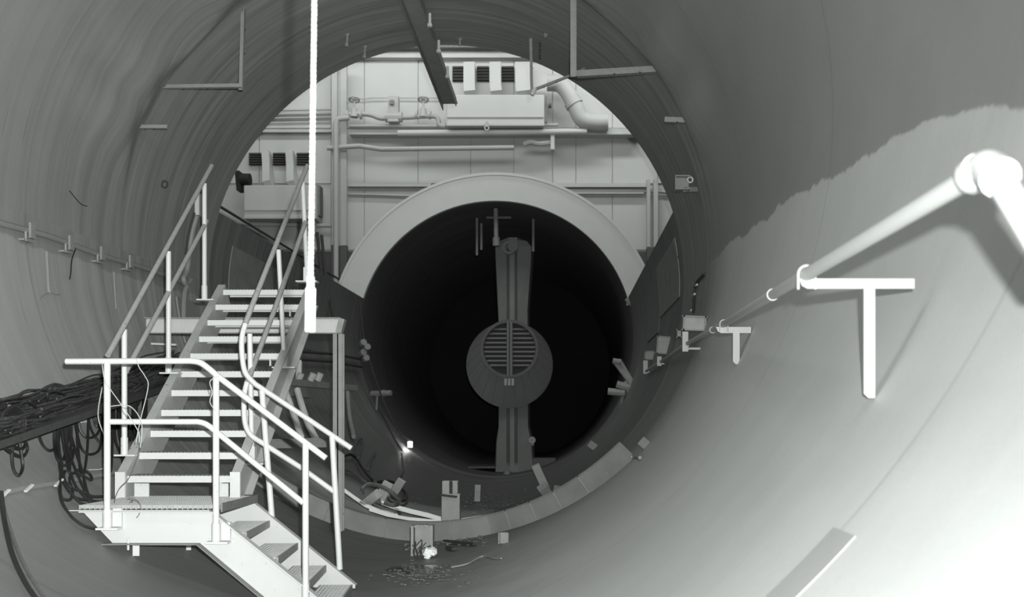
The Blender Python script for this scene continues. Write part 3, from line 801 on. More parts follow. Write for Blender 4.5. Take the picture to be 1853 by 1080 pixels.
# ------------------------------------------------------------------ stubs, blocks and litter on the tunnel floor
def channel(x0, x1, ytop, ybase, d, name, label, m, dep=.12, notch=False):
    a = P(x0, ybase, d); b = P(x1, ytop, d); wd = b.x - a.x; c = (a.x + b.x) / 2
    zf = R - math.sqrt(R * R - c * c)
    o = thing(name, (c, d, zf), label, 'post'); h_ = b.z - zf
    q = MB(); q.box((c, d + dep / 2, zf + h_ / 2), (wd * .72, .012, h_)); q.build('web', m, o)
    for s in (-1, 1):
        q = MB(); q.box((c + s * wd / 2 * .9, d + dep / 2 - .01, zf + h_ / 2), (wd * .12, dep, h_)); q.build('flange', m, o)
    return o, c, zf, h_
o, c, zf, h_ = channel(744, 783, 951, 1008, 9.18, 'channel_stub', 'rusty channel stub on the floor in front of the low weir', M_wood)
q = MB()
for i in range(9):
    a = P(752 + i * 2.2, 1012 - abs(i - 4) * .7, 9.05); q.tube(smoothpath([a, a + Vector((rg.uniform(-.03, .03), -.02, .08)), a + Vector((rg.uniform(-.07, .07), -.03, rg.uniform(.12, .2)))], 3), .005, 5)
q.build('wire_tuft', M_scrap, o)
q = MB()
for i in range(3): q.box(P(755 + 9 * i, 951, 9.24), (.05, .08, .02), Matrix.Rotation(.2 * (i - 1), 3, 'Y'))
q.build('jagged_top', M_wood, o)
o = thing('block_post', P(815, 943, 11.9), 'tall pale timber block stack standing behind the low weir', 'post')
q = MB(); a = P(799, 944, 11.9); b = P(832, 894, 11.9); zf = .01
q.box(((a.x + b.x) / 2, 11.95, (b.z + zf) / 2), (b.x - a.x, .12, b.z - zf)); q.build('block', M_woodl, o, bevel=.008)
a = P(802, 894, 12.1); b = P(830, 870, 12.1)
for s, x in ((0, 801), (1, 816)):
    q = MB(); a = P(x, 944, 12.12); b = P(x + 13, 870, 12.12); q.box(((a.x + b.x) / 2, 12.12, (b.z + .01) / 2), (b.x - a.x, .12, b.z - .01)); q.build('block', M_woodl, o, bevel=.006)
q = MB(); q.box(P(812, 897, 11.85), (.2, .1, .02), Matrix.Rotation(.12, 3, 'Y')); q.box(P(817, 885, 12.0), (.02, .05, .2)); q.build('splinter', M_scrap, o)
def slabthing(name, p0, p1, wd, dep, label, cat, m=M_woodl, up=(0, 1, 0), bev=.006):
    q = MB(); q.bar(p0, p1, wd, dep, up); return tag(q.build(name, m, None, False, bev), label, cat)
slabthing('timber_post', P(864, 907, 15.0), P(865, 877, 15.0), .09, .09, 'small pale timber post alone on the trough floor', 'post')
slabthing('leaning_plank', P(992, 893, 13.2), P(969, 842, 13.0), .11, .07, 'pale plank leaning left behind the weir', 'plank')
slabthing('timber_block', P(990, 892, 12.7), P(980, 880, 12.6), .13, .1, 'short pale block at the foot of the leaning plank', 'block', M_wood)
slabthing('timber_block', P(1008, 888, 12.4), P(1010, 878, 12.4), .1, .1, 'dark low block right of the leaning plank', 'block', M_dirty)
slabthing('timber_block', P(655, 918, 12.8), P(684, 893, 12.6), .12, .11, 'split pale block tilted on the floor at left end of the weir', 'block')
slabthing('timber_block', P(688, 902, 13.0), P(704, 873, 13.0), .14, .1, 'middle tilted block standing inside the coiled hose', 'block')
slabthing('timber_block', P(708, 900, 13.6), P(728, 868, 13.6), .12, .1, 'far tilted block behind the coiled hose', 'block', M_wood)
o, c, zf, h_ = channel(902, 920, 964, 988, 8.9, 'steel_stub', 'short grey steel stub on floor right of the channel stub', M_post, .08)
p = W(1170, 806); o = thing('lug_bracket', p, 'small grey wedge lug on lower right shell beyond the weir', 'lug')
q = MB(); u = (Vector((0, 0, R)) - Vector((p.x, 0, p.z))).normalized(); tdir = Vector((-u.z, 0, u.x))
c = p + u * .04; q.bar(c - tdir * .045, c + tdir * .045, .08, .06, (0, 1, 0)); q.build('body', M_post, o, bevel=.01)
q = MB(); q.bar(c - tdir * .045 + Vector((0, -.045, 0)), c + tdir * .045 + Vector((0, -.045, 0)), .012, .08, u); q.build('face_plate', M_dirty, o)
q = MB(); a = W(1114, 848); b = P(1132, 864, Wd(1114, 848) - .35); q.tube([a, b], .03, 8, .022); q.ring(b, (b - a), .03, .012, .01, 10); tag(q.build('spike', M_railw, None, True), 'pale steel pin sticking out below right end of the weir', 'pin')
q = MB(); pts = [W(a, b, R - .02) for a, b in ((1138, 822), (1146, 826), (1150, 824), (1158, 828))]; q.tube(pts, .018, 5); q.box(pts[1], (.06, .05, .02)); tag(q.build('torn_strip', M_wood), 'torn metal scrap at right end of the weir', 'scrap')
q = MB(); 
for i in range(7): q.box(P(778 + rg.uniform(-7, 7), 1001 + rg.uniform(-6, 5), 8.95), (.05, .04, .045), Matrix.Rotation(rg.uniform(0, 3), 3, (rg.random(), rg.random(), .5)))
tag(q.build('rag', M_white), 'crumpled white rag beside the rusty channel stub', 'rag')
q = MB(); q.tube(smoothpath([W(a, b, R - .012) for a, b in ((817, 1026), (845, 1020), (868, 1008), (880, 1006), (893, 1010), (907, 1010))], 6), .007, 6); tag(q.build('wire', M_wood, None, True), 'thin pale wire curving on the floor below the steel stub', 'wire')
# puddle and debris
def blob(name, px, py, rx, ry, m, label, cat, n=26, lift=.006):
    vs = []; 
    for k in range(n):
        a = 2 * PI * k / n; r = 1 + .25 * math.sin(3 * a + px) + .12 * math.sin(7 * a)
        vs.append(W(px + rx * r * math.cos(a), py + ry * r * math.sin(a), R - lift))
    q = MB(); q.add(vs + [v + Vector((0, 0, -.004)) for v in vs], [tuple(range(n))] + [(k, (k + 1) % n, n + (k + 1) % n, n + k) for k in range(n)])
    return tag(q.build(name, m), label, cat)
blob('puddle', 752, 1030, 44, 8, M_wet, 'dark oily puddle on the floor below the rusty channel stub', 'puddle')
q = MB()
for i in range(120):
    x = rg.gauss(765, 40); y = rg.gauss(1038, 9); p = W(x, y, R - .01); q.box(p, (rg.uniform(.008, .035), rg.uniform(.008, .04), .006), Matrix.Rotation(rg.uniform(0, 3), 3, 'Z'))
for i in range(160):
    x = rg.gauss(880, 45); y = rg.gauss(905, 12); p = W(x, y, R - .01); q.box(p, (rg.uniform(.01, .045), rg.uniform(.01, .04), .010), Matrix.Rotation(rg.uniform(0, 3), 3, 'Z'))
for i in range(70):
    x = rg.uniform(735, 890); y = 985 + rg.gauss(0, 4) - (x - 735) * .05; p = W(x, y, R - .01); q.box(p, (rg.uniform(.01, .06), rg.uniform(.01, .04), .012), Matrix.Rotation(rg.uniform(0, 3), 3, 'Z'))
tag(q.build('floor_litter', M_litter), 'small chips and grit scattered on the tunnel floor', 'litter', None, 'stuff')
slabthing('scrap_strip', W(805, 978, R - .02), W(860, 984, R - .02), .05, .02, 'dark scrap strip lying in front of the weir', 'scrap', M_scrap, (0, 0, 1), 0)
slabthing('scrap_chip', W(812, 991, R - .02), W(824, 993, R - .02), .07, .03, 'small black scrap on floor right of channel stub', 'scrap', M_scrap, (0, 0, 1), 0)
# thin white strips on the floor behind the weir
for (pts, wd, lab) in (([(622, 887), (640, 900), (660, 914), (690, 926), (720, 934)], 7, 'white strip behind left end of the weir'), ([(690, 909), (715, 918), (745, 926), (775, 933), (798, 940)], 8, 'white strip behind middle of the weir'),
                   ([(668, 922), (700, 932), (740, 939), (780, 943), (800, 944)], 5, 'thin white strip along the back foot of the weir'), ([(835, 941), (855, 938), (872, 935)], 4, 'small white strip right of the timber block stack')):
    vs = []; N = len(pts)
    for a, b in pts: vs += [W(a, b - wd / 2, R - .012), W(a, b + wd / 2, R - .012)]
    q = MB(); n = len(vs); q.add(vs + [v + Vector((0, 0, .008)) for v in vs], [(2 * i, 2 * i + 1, 2 * i + 3, 2 * i + 2) for i in range(N - 1)] + [(n + 2 * i, n + 2 * i + 2, n + 2 * i + 3, n + 2 * i + 1) for i in range(N - 1)] + [(2 * i, 2 * i + 2, n + 2 * i + 2, n + 2 * i) for i in range(N - 1)] + [(2 * i + 1, n + 2 * i + 1, n + 2 * i + 3, 2 * i + 3) for i in range(N - 1)] + [(0, n, n + 1, 1), (n - 2, n - 1, 2 * n - 1, 2 * n - 2)])
    tag(q.build('white_strip', M_white), lab, 'strip')
# coiled hose
hp = [(622, 826), (634, 822), (645, 830), (655, 845), (668, 862), (680, 872), (700, 870), (716, 874), (728, 885), (736, 896), (730, 906), (715, 903), (700, 890)]
q = MB(); q.tube(smoothpath([W(a, b, R - .06 - .03 * (i % 2)) for i, (a, b) in enumerate(hp)], 6), .022, 8); tag(q.build('hose', M_cable, None, True), 'black hose snaking across the trough floor to the tilted blocks', 'hose')
q = MB(); q.tube(smoothpath([W(656, 892, R - .12), W(656, 884, R - .2), W(668, 876, R - .26), W(690, 880, R - .3), W(712, 893, R - .26), W(723, 908, R - .15), W(716, 914, R - .06), W(695, 910, R - .05)], 7), .026, 8); tag(q.build('hose', M_cable2, None, True), 'thick grey hose loop around the tilted blocks', 'hose')
for pts, lab in (([(640, 826), (646, 800), (654, 793), (656, 802), (648, 828)], 'dark narrow hose loop standing behind the grey post'), ([(621, 849), (640, 855), (655, 868), (664, 873)], 'lower dark cable on the trough floor by the grey post'), ([(666, 848), (672, 828), (680, 818)], 'thin cable end curling up from the trough floor'), ([(722, 864), (730, 850), (728, 835), (727, 820)], 'thin cord rising from far tilted block')):
    q = MB(); q.tube(smoothpath([W(a, b, R - .05) for a, b in pts], 6), .016, 7); tag(q.build('cable', M_cable2, None, True), lab, 'cable')
q = MB(); q.patch(D(313), D(318), 2.46, 2.66, R - .004, .003, 6); q.patch(D(309), D(313), 2.40, 2.56, R - .004, .003, 6)
tag(q.build('floor_patch', M_tape), 'darker grey stepped patch on the lower right shell', 'patch')

# ------------------------------------------------------------------ pipes and scrap in the trough, left
o = thing('pipe_stub_rack', W(560, 700), 'timber arm with metal stubs on left trough wall behind the stair', 'bracket')
q = MB(); q.bar(W(510, 690, R - .2), W(642, 702, R - .5), .1, .1); q.build('arm', M_wood, o)
for x in (540, 562, 575): 
    q = MB(); p = P(x, 688, Wd(510, 690) - .1); q.cyl(p, p + Vector((.05, -.02, .1)), .05, 8); q.build('stub', M_railw, o, True)
for pts, r, lab, m in (([(541, 655), (540, 690)], .05, 'upright white pipe in the trough behind the stair', M_white), ([(516, 705), (530, 745), (545, 790)], .045, 'slanting white pipe left of its twin in the trough', M_white), ([(538, 705), (555, 760), (575, 800)], .05, 'slanting white pipe right of its twin in the trough', M_white),
                       ([(628, 700), (632, 750), (640, 790)], .04, 'pale double batten hanging right of the grey post', M_wood)):
    q = MB(); q.tube(smoothpath([W(a, b, R - .08) for a, b in pts], 4), r, 8); tag(q.build('pipe', m, None, True), lab, 'pipe')
for i, (ya, yb) in enumerate(((636, 650), (650, 664))):
    q = MB(); q.tube([W(545, ya, R - .1), W(600, ya + 4, R - .1), W(655, yb, R - .1)], .025, 8); tag(q.build('trough_pipe', M_scrap, None, True), ['upper dark pipe across the left trough wall', 'lower dark pipe across the left trough wall'][i], 'pipe')
o = thing('pipe_tee', W(688, 712), 'grey pipe tee with downpipe on the left wall before the far tube', 'pipe')
p = W(672, 712, R - .1); e = P(708, 711, p.y - .1); q = MB(); q.cyl(p, e, .06, 12); q.cyl(e - (e - p) * .45, e - (e - p) * .3, .075, 12); q.build('pipe', M_conduit, o, True)
q = MB(); m_ = p.lerp(e, .3); q.cyl(m_, m_ + Vector((-.02, 0, -.36)), .025, 8); q.build('downpipe', M_conduit, o, True)
o = thing('valve_cluster', W(658, 640), 'small grey valve cluster beside left rim of the far tube', 'valve')
for (x, y) in ((655, 622), (662, 630), (655, 640), (660, 650)):
    q = MB(); p = P(x, y, 20.5); q.cyl(p, p + Vector((.06, -.1, .03)), .07, 10); q.build('fitting', M_conduit, o, True)
# work lamp on its cord
wl = thing('work_bulb', P(742, 804, 20.9), 'lit bare bulb hanging at lower left rim of the far tube', 'lamp')
q = MB(); c = P(742, 804, 20.9)
for i in range(1): q.tube([c + Vector((0, 0, -.06)), c + Vector((0, 0, -.045)), c + Vector((0, 0, -.01)), c + Vector((0, 0, .03)), c + Vector((0, 0, .06))], .05, 12)
q.build('bulb', M_bulb, wl, True)
q = MB(); q.cyl(c + Vector((0, 0, .06)), c + Vector((0, 0, .12)), .035, 10); q.build('socket', M_scrap, wl, True)
q = MB(); q.tube(smoothpath([P(a, b, 20.9) for a, b in ((651, 545), (660, 620), (684, 700), (715, 770), (741, 796))], 6), .02, 6); q.build('cord', M_scrap, wl, True)
for pts, lab in (([(652, 640), (660, 665), (672, 700), (690, 745), (712, 790), (727, 815)], 'dark cable running down left wall to the trough floor'),):
    q = MB(); q.tube(smoothpath([W(a, b, R - .05) for a, b in pts], 5), .02, 6); tag(q.build('cable', M_scrap, None, True), lab, 'cable')
# right side cluster at the far tube mouth
o = thing('timber_cluster', W(1150, 710), 'bundle of pale battens and pipe stubs on right wall before far tube', 'timber')
for a, b, r in (((1111, 652), (1148, 702), .05), ((1122, 654), (1152, 704), .045), ((1100, 708), (1130, 711), .07), ((1116, 695), (1140, 702), .075), ((1130, 690), (1140, 712), .05), ((1138, 700), (1139, 738), .03)):
    q = MB(); q.cyl(P(*a, 19.6), P(*b, 19.6), r, 8); q.build('stub' if r > .06 else 'batten', M_woodl, o, True)
q = MB(); q.cyl(P(1109, 653, 19.55), P(1124, 655, 19.55), .06, 10); q.build('end_ring', M_wood, o, True)
q = MB(); q.tube(smoothpath([P(a, b, 19.8) for a, b in ((1128, 715), (1120, 745), (1106, 775), (1085, 800), (1075, 812))], 6), .035, 7); tag(q.build('cable', M_conduit, None, True), 'pale cable curving down right rim of the far tube', 'cable')
q = MB(); p = W(1075, 812); q.box(p + Vector((-.03, 0, .06)), (.14, .1, .12), Matrix.Rotation(.6, 3, 'Y')); tag(q.build('clamp_block', M_woodl), 'small pale clamp block on right trough wall below the cable', 'block')
o = thing('rim_clamp', P(1140, 545, 21.1), 'small metal clamp below right end of the white arch', 'clamp')
q = MB(); q.box(P(1139, 546, 21.15), (.14, .1, .16)); q.build('body', M_conduit, o)
q = MB(); q.cyl(P(1132, 541, 21.1), P(1148, 556, 21.1), .04, 8); q.build('screw', M_conduit, o, True)
# strap on right wall
o = thing('wall_strap', W(1258, 540), 'narrow dark strap with pale clips on the right shell', 'strap')
q = MB(); q.tube([W(a, b, R - .012) for a, b in ((1275, 495), (1263, 508), (1258, 520), (1256, 540), (1255, 565))], .022, 4); q.build('bar', M_scrap, o)
for x, y in ((1260, 516), (1256, 533), (1250, 562)):
    q = MB(); q.box(W(x, y, R - .03), (.02, .12, .02)); q.build('clip', M_railw, o)

# ------------------------------------------------------------------ fan support inside the far tube
fs_ = thing('fan_support', (.2, 23.3, .1), 'grey streamlined strut with round louvred hub inside the dark far tube', 'fan')
def strut(pts, name, y0=23.15):
    q = MB(); vs = []; fs = []
    for (xc, z, hw) in pts:
        vs += [(xc - hw, y0 + .5, z), (xc - hw * .9, y0 + .15, z), (xc - .1, y0 + .04, z), (xc + .1, y0 + .04, z), (xc + hw * .9, y0 + .15, z), (xc + hw, y0 + .5, z)]
    for i in range(len(pts) - 1):
        for k in range(6):
            a = 6 * i + k; b = 6 * i + (k + 1) % 6; fs.append((a, b, b + 6, a + 6))
    fs += [tuple(range(6))[::-1], tuple(range(6 * (len(pts) - 1), 6 * len(pts)))]
    q.add(vs, fs); return q.build(name, M_hub, fs_)
zf_ = lambda py, d=23.3: CZ + (VY - py) * d / F
xf_ = lambda px, d=23.3: CX + (px - VX) * d / F
us = strut([(xf_(929), zf_(600), .38), (xf_(928), zf_(560), .39), (xf_(929), zf_(470), .47), (xf_(929), zf_(446), .48), (xf_(929), zf_(436), .36), (xf_(929), zf_(431), .15)], 'upper_strut')
ls = strut([(xf_(931), .02, .50), (xf_(930), zf_(800), .46), (xf_(929), zf_(772), .39), (xf_(929), zf_(720), .385)], 'lower_strut')
q = MB()
for px in (920, 934): q.cyl((xf_(px), 23.16, .25), (xf_(px), 23.16, zf_(735)), .035, 8); q.cyl((xf_(px), 23.16, zf_(590)), (xf_(px), 23.16, zf_(450)), .03, 8)
q.build('riser_pipes', M_hubd, fs_, True)
q = MB(); p = Vector((xf_(922), 23.1, zf_(452))); q.ring(p, (0, -1, 0), .16, .09, .1, 16); q.cyl(p + Vector((.1, 0, .02)), p + Vector((.1, -.12, .02)), .12, 14); q.build('fitting', M_hub, us, True)
hc = Vector((xf_(922, 23.0), 23.0, zf_(660, 23.0))); fc = Vector((xf_(922, 22.45), 22.45, zf_(631, 22.45)))
ro, ri, rf = 1.03, .97, .625
n = 22
for k in range(n):                              # the petal plates of the hub
    q = MB(); a0 = 2 * PI * k / n + .004; a1 = 2 * PI * (k + 1) / n - .004; N = 3; vs = []
    for i in range(N + 1):
        a = a0 + (a1 - a0) * i / N; d = Vector((math.cos(a), 0, math.sin(a)))
        vs += [hc + d * ro, fc + d * rf, fc + d * rf + Vector((0, .03, 0)), hc + d * ro + Vector((0, .05, 0))]
    fs = []
    for i in range(N):
        for k2 in range(4): a = 4 * i; fs.append((a + k2, a + (k2 + 1) % 4, a + 4 + (k2 + 1) % 4, a + 4 + k2))
    fs += [(0, 3, 2, 1), (4 * N, 4 * N + 1, 4 * N + 2, 4 * N + 3)]
    q.add(vs, fs); q.build('hub_plate', M_hub, fs_)
q = MB(); q.cyl(hc + Vector((0, .045, 0)), hc + Vector((0, 1.2, 0)), ro - .01, 48); q.build('hub_barrel', M_hub, fs_, True)
q = MB(); q.ring(fc + Vector((0, -.03, 0)), (0, 1, 0), rf + .05, rf - .02, .06, 48); q.build('hub_rim', M_hubd, fs_, True)
bk = fc + Vector((0, .10, 0))
q = MB(); q.cyl(bk, bk + Vector((0, .05, 0)), rf - .01, 40); q.build('louvre_back', M_black, fs_)
for i in range(9):
    z = .46 - i * .105
    hw = math.sqrt(max((rf - .03) ** 2 - z * z, .01))
    for s in (-1, 1):
        q = MB(); x0 = .07; c = bk + Vector((s * (x0 + hw) / 2, -.05, z)); q.box(c, (hw - x0, .012, .05), Matrix.Rotation(-.7, 3, 'X')); q.build('louvre', M_hub, fs_)
q = MB(); q.cyl(fc + Vector((-.035, -.02, -rf)), fc + Vector((-.035, -.02, rf)), .03, 8); q.cyl(fc + Vector((.04, -.02, -rf)), fc + Vector((.04, -.02, rf)), .035, 8); q.build('centre_rods', M_hub, fs_, True)
for i in range(3): q = MB(); q.box(P(915 + 6.5 * i, 691, 22.4), (.06, .06, .16)); q.build('terminal', M_woodl, fs_)
q = MB(); q.cyl(P(918, 866, 22.6), P(918, 852, 22.6), .09, 12); q.ring(P(918, 872, 22.5), (0, -1, 0), .1, .06, .05, 14); tag(q.build('floor_valve', M_conduit, None, True), 'small round fitting at the foot of the fan strut', 'fitting')
q = MB(); q.tube([P(963, 806, 22.7), P(963, 802, 22.7), P(963, 797, 22.7), P(963, 792, 22.7)], .05, 10); q.ring(P(963, 796, 22.66), (0, -1, 0), .08, .02, .05, 14); tag(q.build('lamp_fitting', M_woodl, None, True), 'small unlit round lamp right of lower fan strut', 'lamp')
slabthing('dark_crate', P(985, 847, 23.5), P(985, 828, 23.5), .55, .4, 'dark crate right of the fan strut base', 'crate', M_hubd)
o = thing('drop_pole', P(898, 445, 21.9), 'grey pole hanging from tube crown left of the upper fan strut', 'pole')
a = P(897, 380, 21.9); q = MB(); q.cyl(a + Vector((0, 0, .03)), P(898, 432, 21.9), .055, 10); q.build('pole', M_hub, o, True)
q = MB(); q.cyl(P(898, 430, 21.9), P(898, 445, 21.9), .085, 10); q.build('sleeve', M_hub, o, True)
q = MB(); q.bar(P(880, 394, 21.9), P(925, 394, 21.9), .05, .05); q.build('cross_bar', M_hubd, o)
for (xa, ya, yb, lab) in ((863, 418, 462, 'thin dark rod hanging left of the drop pole'), (871, 428, 452, 'shorter dark rod between drop pole and left rod'), (965, 420, 455, 'thin dark rod hanging right of upper fan strut')):
    p = P(xa, ya, 22.3); zt_ = R + math.sqrt(R * R - p.x * p.x); q = MB(); q.cyl(Vector((p.x, p.y, min(zt_, p.z + .3))), P(xa, yb, 22.3), .03, 7); tag(q.build('hanging_rod', M_hub, None, True), lab, 'rod')

# ------------------------------------------------------------------ fittings on the hall wall
def hp_(px, py, off=.15): return P(px, py, HY - off)
def wallpipe(name, pts, r, label, m=M_hallp, off=.15, sm=0, cat='pipe', n=10):
    pp = [hp_(a, b, off) for a, b in pts]; q = MB(); q.tube(smoothpath(pp, 5) if sm else pp, r, n); return tag(q.build(name, m, None, True), label, cat)
o = thing('steel_column', hp_(616, 620, .4), 'tall pale steel column on the hall wall left of the white arch', 'column')
for (xa, xb, off, nm) in ((601, 611, .45, 'flange'), (617, 628, .4, 'flange'), (609, 620, .36, 'web')):
    a = hp_(xa, 640, off); b = hp_(xb, 118, off)
    q = MB(); q.box(((a.x + b.x) / 2, HY - off, (hz(450) + b.z) / 2), (b.x - a.x, .1, b.z - hz(450))); pt_ = q.build(nm, M_hall2 if nm == 'web' else M_hallp, o)
    q = MB(); q.box(((a.x + b.x) / 2, HY - off, (hz(450.5) + a.z) / 2), (b.x - a.x + .02, .12, hz(450.5) - a.z)); q.build('dark_base', M_halld, pt_)
o = thing('steel_column', hp_(1180, 445, .3), 'pale steel column on the hall wall right of the white arch', 'column')
for (xa, xb) in ((1170, 1176), (1182, 1190)):
    a = hp_(xa, 448, .2); b = hp_(xb, 326, .2); q = MB(); q.box(((a.x + b.x) / 2, HY - .2, (a.z + b.z) / 2), (b.x - a.x, .2, b.z - a.z)); q.build('flange', M_hall2, o)
a = hp_(1170, 540, .2); b = hp_(1192, 449, .2); q = MB(); q.box(((a.x + b.x) / 2, HY - .2, (a.z + b.z) / 2), (b.x - a.x, .22, b.z - a.z)); q.build('dark_base', M_halld, o)
def ledge(x0, x1, y0, y1, off, label, m=M_hall2, name='wall_ledge'):
    a = hp_(x0, y1, off); b = hp_(x1, y0, off); q = MB(); q.box(((a.x + b.x) / 2, HY - off / 2, (a.z + b.z) / 2), (b.x - a.x, off, b.z - a.z)); q.box(((a.x + b.x) / 2, HY - off - .02, a.z), (b.x - a.x, .06, .03))
    return tag(q.build(name, m), label, 'ledge')
ledge(632, 1160, 232, 243, .35, 'long pale girder across hall wall above the white arch')
ledge(628, 780, 331, 337, .16, 'short pale ledge on hall wall left of arch top')
ledge(1003, 1170, 331, 338, .16, 'short pale ledge on hall wall right of arch top')
ledge(1010, 1165, 342, 350, .12, 'lower pale ledge on hall wall right of arch top')
ledge(370, 600, 236, 239, .12, 'thin pale ledge on hall wall at upper left')
for i, y in enumerate((199, 206, 213)): wallpipe('wall_pipe', [(430, y + 2), (600, y - 1)], .025, ['topmost of three thin pipes on upper left hall wall', 'middle of three thin pipes on upper left hall wall', 'lowest of three thin pipes on upper left hall wall'][i])
wallpipe('wall_pipe', [(632, 228), (820, 228), (1010, 226)], .04, 'pale pipe running on top of the long wall girder', off=.42)
wallpipe('wall_pipe', [(720, 241), (1062, 238)], .07, 'thick pale pipe along the front of the long wall girder', M_hallw, off=.5)
wallpipe('wall_pipe', [(592, 268), (650, 264), (690, 270), (930, 267)], .055, 'bent pale pipe hanging beneath the long wall girder', M_hallp, off=.55)
wallpipe('wall_pipe', [(608, 640), (608, 223), (612, 215), (632, 213)], .06, 'tall pale riser pipe beside the left column', off=.62)
wallpipe('wall_pipe', [(614, 351), (675, 352), (760, 355)], .03, 'thin conduit on hall wall left of the arch', off=.1)
wallpipe('wall_pipe', [(1040, 350), (1175, 346), (1215, 349)], .03, 'thin conduit on hall wall right of the arch', off=.1)
wallpipe('wall_pipe', [(625, 178), (660, 179), (670, 177), (806, 177)], .012, 'thin wire across hall wall above the valves', off=.12)
# valve manifold
vm = thing('valve_manifold', hp_(700, 225, .5), 'pipe manifold with two handwheel valves on upper hall wall', 'valve')
q = MB(); q.tube(smoothpath([hp_(a, b, .5) for a, b in ((628, 207), (655, 206), (672, 208), (690, 214), (712, 212), (740, 212), (784, 210), (793, 216), (795, 226), (806, 228))], 4), .055, 10); q.build('pipe', M_hallp, vm, True)
for x in (641, 766):
    q = MB(); q.cyl(hp_(x, 212, .5), hp_(x, 196, .5), .10, 12, .06); 
    for dx in (-12, 12): q.cyl(hp_(x + dx - 2, 208, .5), hp_(x + dx + 2, 208, .5), .1, 12)
    b = q.build('valve_body', M_hallp, vm, True)
    q = MB(); q.cyl(hp_(x, 198, .5), hp_(x, 180, .5), .025, 8); q.ring(hp_(x, 181, .5), (0, .3, 1), .13, .1, .03, 18)
    for a in (0, 1, 2): q.bar(hp_(x, 180, .5) + Vector((.11 * math.cos(a * PI / 3), .11 * math.sin(a * PI / 3), 0)), hp_(x, 180, .5) - Vector((.11 * math.cos(a * PI / 3), .11 * math.sin(a * PI / 3), 0)), .02, .015)
    q.build('handwheel', M_hallp, b, True)
q = MB(); a = hp_(703, 222, .5); b = hp_(722, 176, .5); q.box(((a.x + b.x) / 2, HY - .5, (a.z + b.z) / 2), (b.x - a.x, .2, b.z - a.z)); q.cyl(hp_(698, 212, .5), hp_(728, 212, .5), .12, 12); q.build('regulator', M_hallp, vm)
q = MB(); q.box(hp_(709, 185, .63), (.1, .04, .1)); q.build('gauge', M_dirty, vm)
# heater units with their ducts and louvres
def louvre(par, px, py, w_, h__):
    c = hp_(px, py, .06); sx, sz = w_ / HS, h__ / HS; q = MB(); q.box(c, (sx, .06, sz)); o_ = q.build('louvre', M_black, par)
    for i in range(5): q = MB(); q.box(c + Vector((0, -.05, sz * (.4 - .2 * i))), (sx, .05, .012), Matrix.Rotation(.5, 3, 'X')); q.build('louvre_blade', M_halld, o_)
def unit(x0, x1, y0, y1, label, louv, lw, lh, ducts):
    a = hp_(x0, y1, .7); b = hp_(x1, y0, .7)
    o_ = thing('heater_unit', a, label, 'heater'); q = MB(); q.box(((a.x + b.x) / 2, HY - .38, (a.z + b.z) / 2), (b.x - a.x, .64, b.z - a.z)); q.build('casing', M_hall, o_, bevel=.02)
    q = MB(); q.box(((a.x + b.x) / 2, HY - .72, a.z + .2), (b.x - a.x - .02, .02, .02)); q.box(((a.x + b.x) / 2, HY - .71, a.z + .02), (b.x - a.x, .04, .04)); q.build('seam', M_hall2, o_)
    for (px, py) in louv: louvre(o_, px, py, lw, lh)
    for (pts, w_) in ducts:
        q = MB(); pp = smoothpath([hp_(px, py, off) for px, py, off in pts], 4); q.prism  # duct: a chain of square sections
        for u, v in zip(pp[:-1], pp[1:]): q.bar(u, v + (v - u) * .08, w_ / HS, .3, (0, -1, .01))
        q.build('duct', M_hallw, o_)
    return o_
h1 = unit(808, 985, 171, 228, 'large pale heater unit on upper hall wall with three louvres above', [(830, 134), (874, 134), (919, 134)], 22, 27, [([(850, 118, .2), (850, 150, .3), (851, 172, .45)], 20), ([(897, 118, .2), (897, 150, .3), (899, 172, .45)], 20), ([(946, 118, .2), (946, 150, .3), (948, 172, .45)], 26)])
q = MB(); q.cyl(hp_(881, 228, .75), hp_(881, 220, .75), .03, 8); q.ring(hp_(881, 232, .75), (0, -1, 0), .06, .035, .03, 12); q.build('drain_cock', M_hall2, h1, True)
q = MB(); q.cyl(hp_(992, 188, .6), hp_(998, 188, .6), .1, 12); q.bar(hp_(988, 175, .6), hp_(988, 222, .6), .05, .08, (0, 1, 0)); q.build('side_valve', M_dirty, h1, True)
h2 = unit(441, 572, 335, 396, 'smaller pale heater unit on left hall wall with three louvres above', [(463, 288), (506, 288), (549, 288)], 23, 22, [([(483, 276, .1), (485, 310, .2), (486, 336, .5)], 13), ([(526, 276, .1), (528, 310, .2), (529, 336, .5)], 13)])
q = MB(); q.box(hp_(434, 329, .55), (.1, .3, .45), Matrix.Rotation(-.1, 3, 'Y')); q.cyl(hp_(436, 325, .6), hp_(453, 325, .6), .14, 14); q.build('fan_motor', M_black, h2, True)
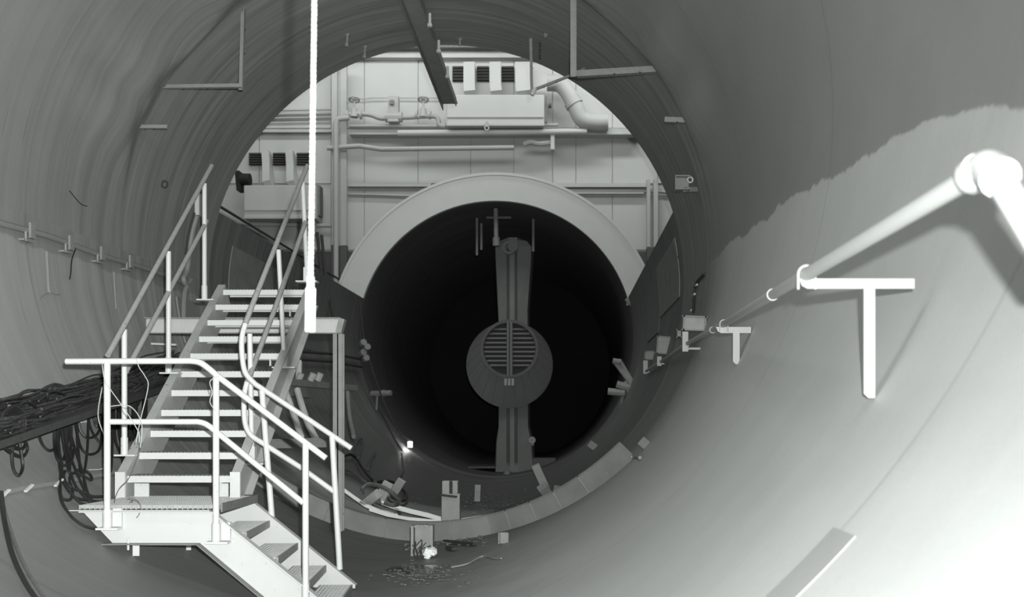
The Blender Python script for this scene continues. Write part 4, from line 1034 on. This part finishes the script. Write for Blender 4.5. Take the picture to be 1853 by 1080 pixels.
q = MB(); q.box(hp_(577, 365, .4), (.12, .3, .7)); q.build('end_housing', M_dirty, h2)
wallpipe('wall_pipe', [(420, 405), (600, 408)], .05, 'pale pipe beneath the smaller heater unit', M_hall2, off=.3)
# elbow duct at right
ed = thing('elbow_duct', hp_(1060, 225, .5), 'thick round duct slanting down the upper right hall wall', 'duct')
q = MB(); q.tube(smoothpath([hp_(a, b, .5) for a, b in ((990, 150), (1012, 152), (1028, 168), (1042, 195), (1054, 216), (1075, 222), (1100, 222))], 5), .19, 16); q.build('duct', M_hallp, ed, True)
q = MB(); a = hp_(1036, 184, .5); b = hp_(1040, 191, .5); q.cyl(a, b, .215, 16); q.build('joint_band', M_hallp, ed, True)
o = thing('wall_clamp', hp_(1000, 260, .4), 'pale pipe flange with lever beneath the long girder', 'clamp')
q = MB(); q.box(hp_(1000, 259, .4), (.09, .2, .34)); q.build('flange', M_hallw, o)
q = MB(); q.tube(smoothpath([hp_(a, b, .4) for a, b in ((996, 258), (975, 260), (960, 257), (947, 262))], 4), .06, 8); q.build('lever', M_hallp, o, True)
# ropes by the column, edge rails of the trough
for i, pts in enumerate(([(574, 420), (580, 480), (590, 560), (594, 590)], [(582, 425), (590, 500), (600, 560), (603, 590)], [(566, 520), (575, 500), (585, 520), (596, 540)])):
    q = MB(); q.tube(smoothpath([P(a, b, 18.6) for a, b in pts], 5), .03, 6); tag(q.build('rope', M_scrap, None, True), ['left dark rope hanging beside the hall column', 'right dark rope hanging beside the hall column', 'short slack rope crossing the two hanging ropes'][i], 'rope')
ang = PI - CUT
q = MB(); q.tube([S(ang + D(.5), YC + .02, R + .22), S(ang + D(.5), YF - .5, R + .22)], .07, 8); tag(q.build('edge_pipe', M_hall2, None, True), 'pale pipe along outside edge of the left trough', 'pipe')
q = MB(); q.tube([S(ang - D(3), YC + .1, R + .45), S(ang - D(3), YF - 1, R + .4)], .02, 6); tag(q.build('edge_cable', M_scrap, None, True), 'dark cable strung above left trough edge', 'cable')
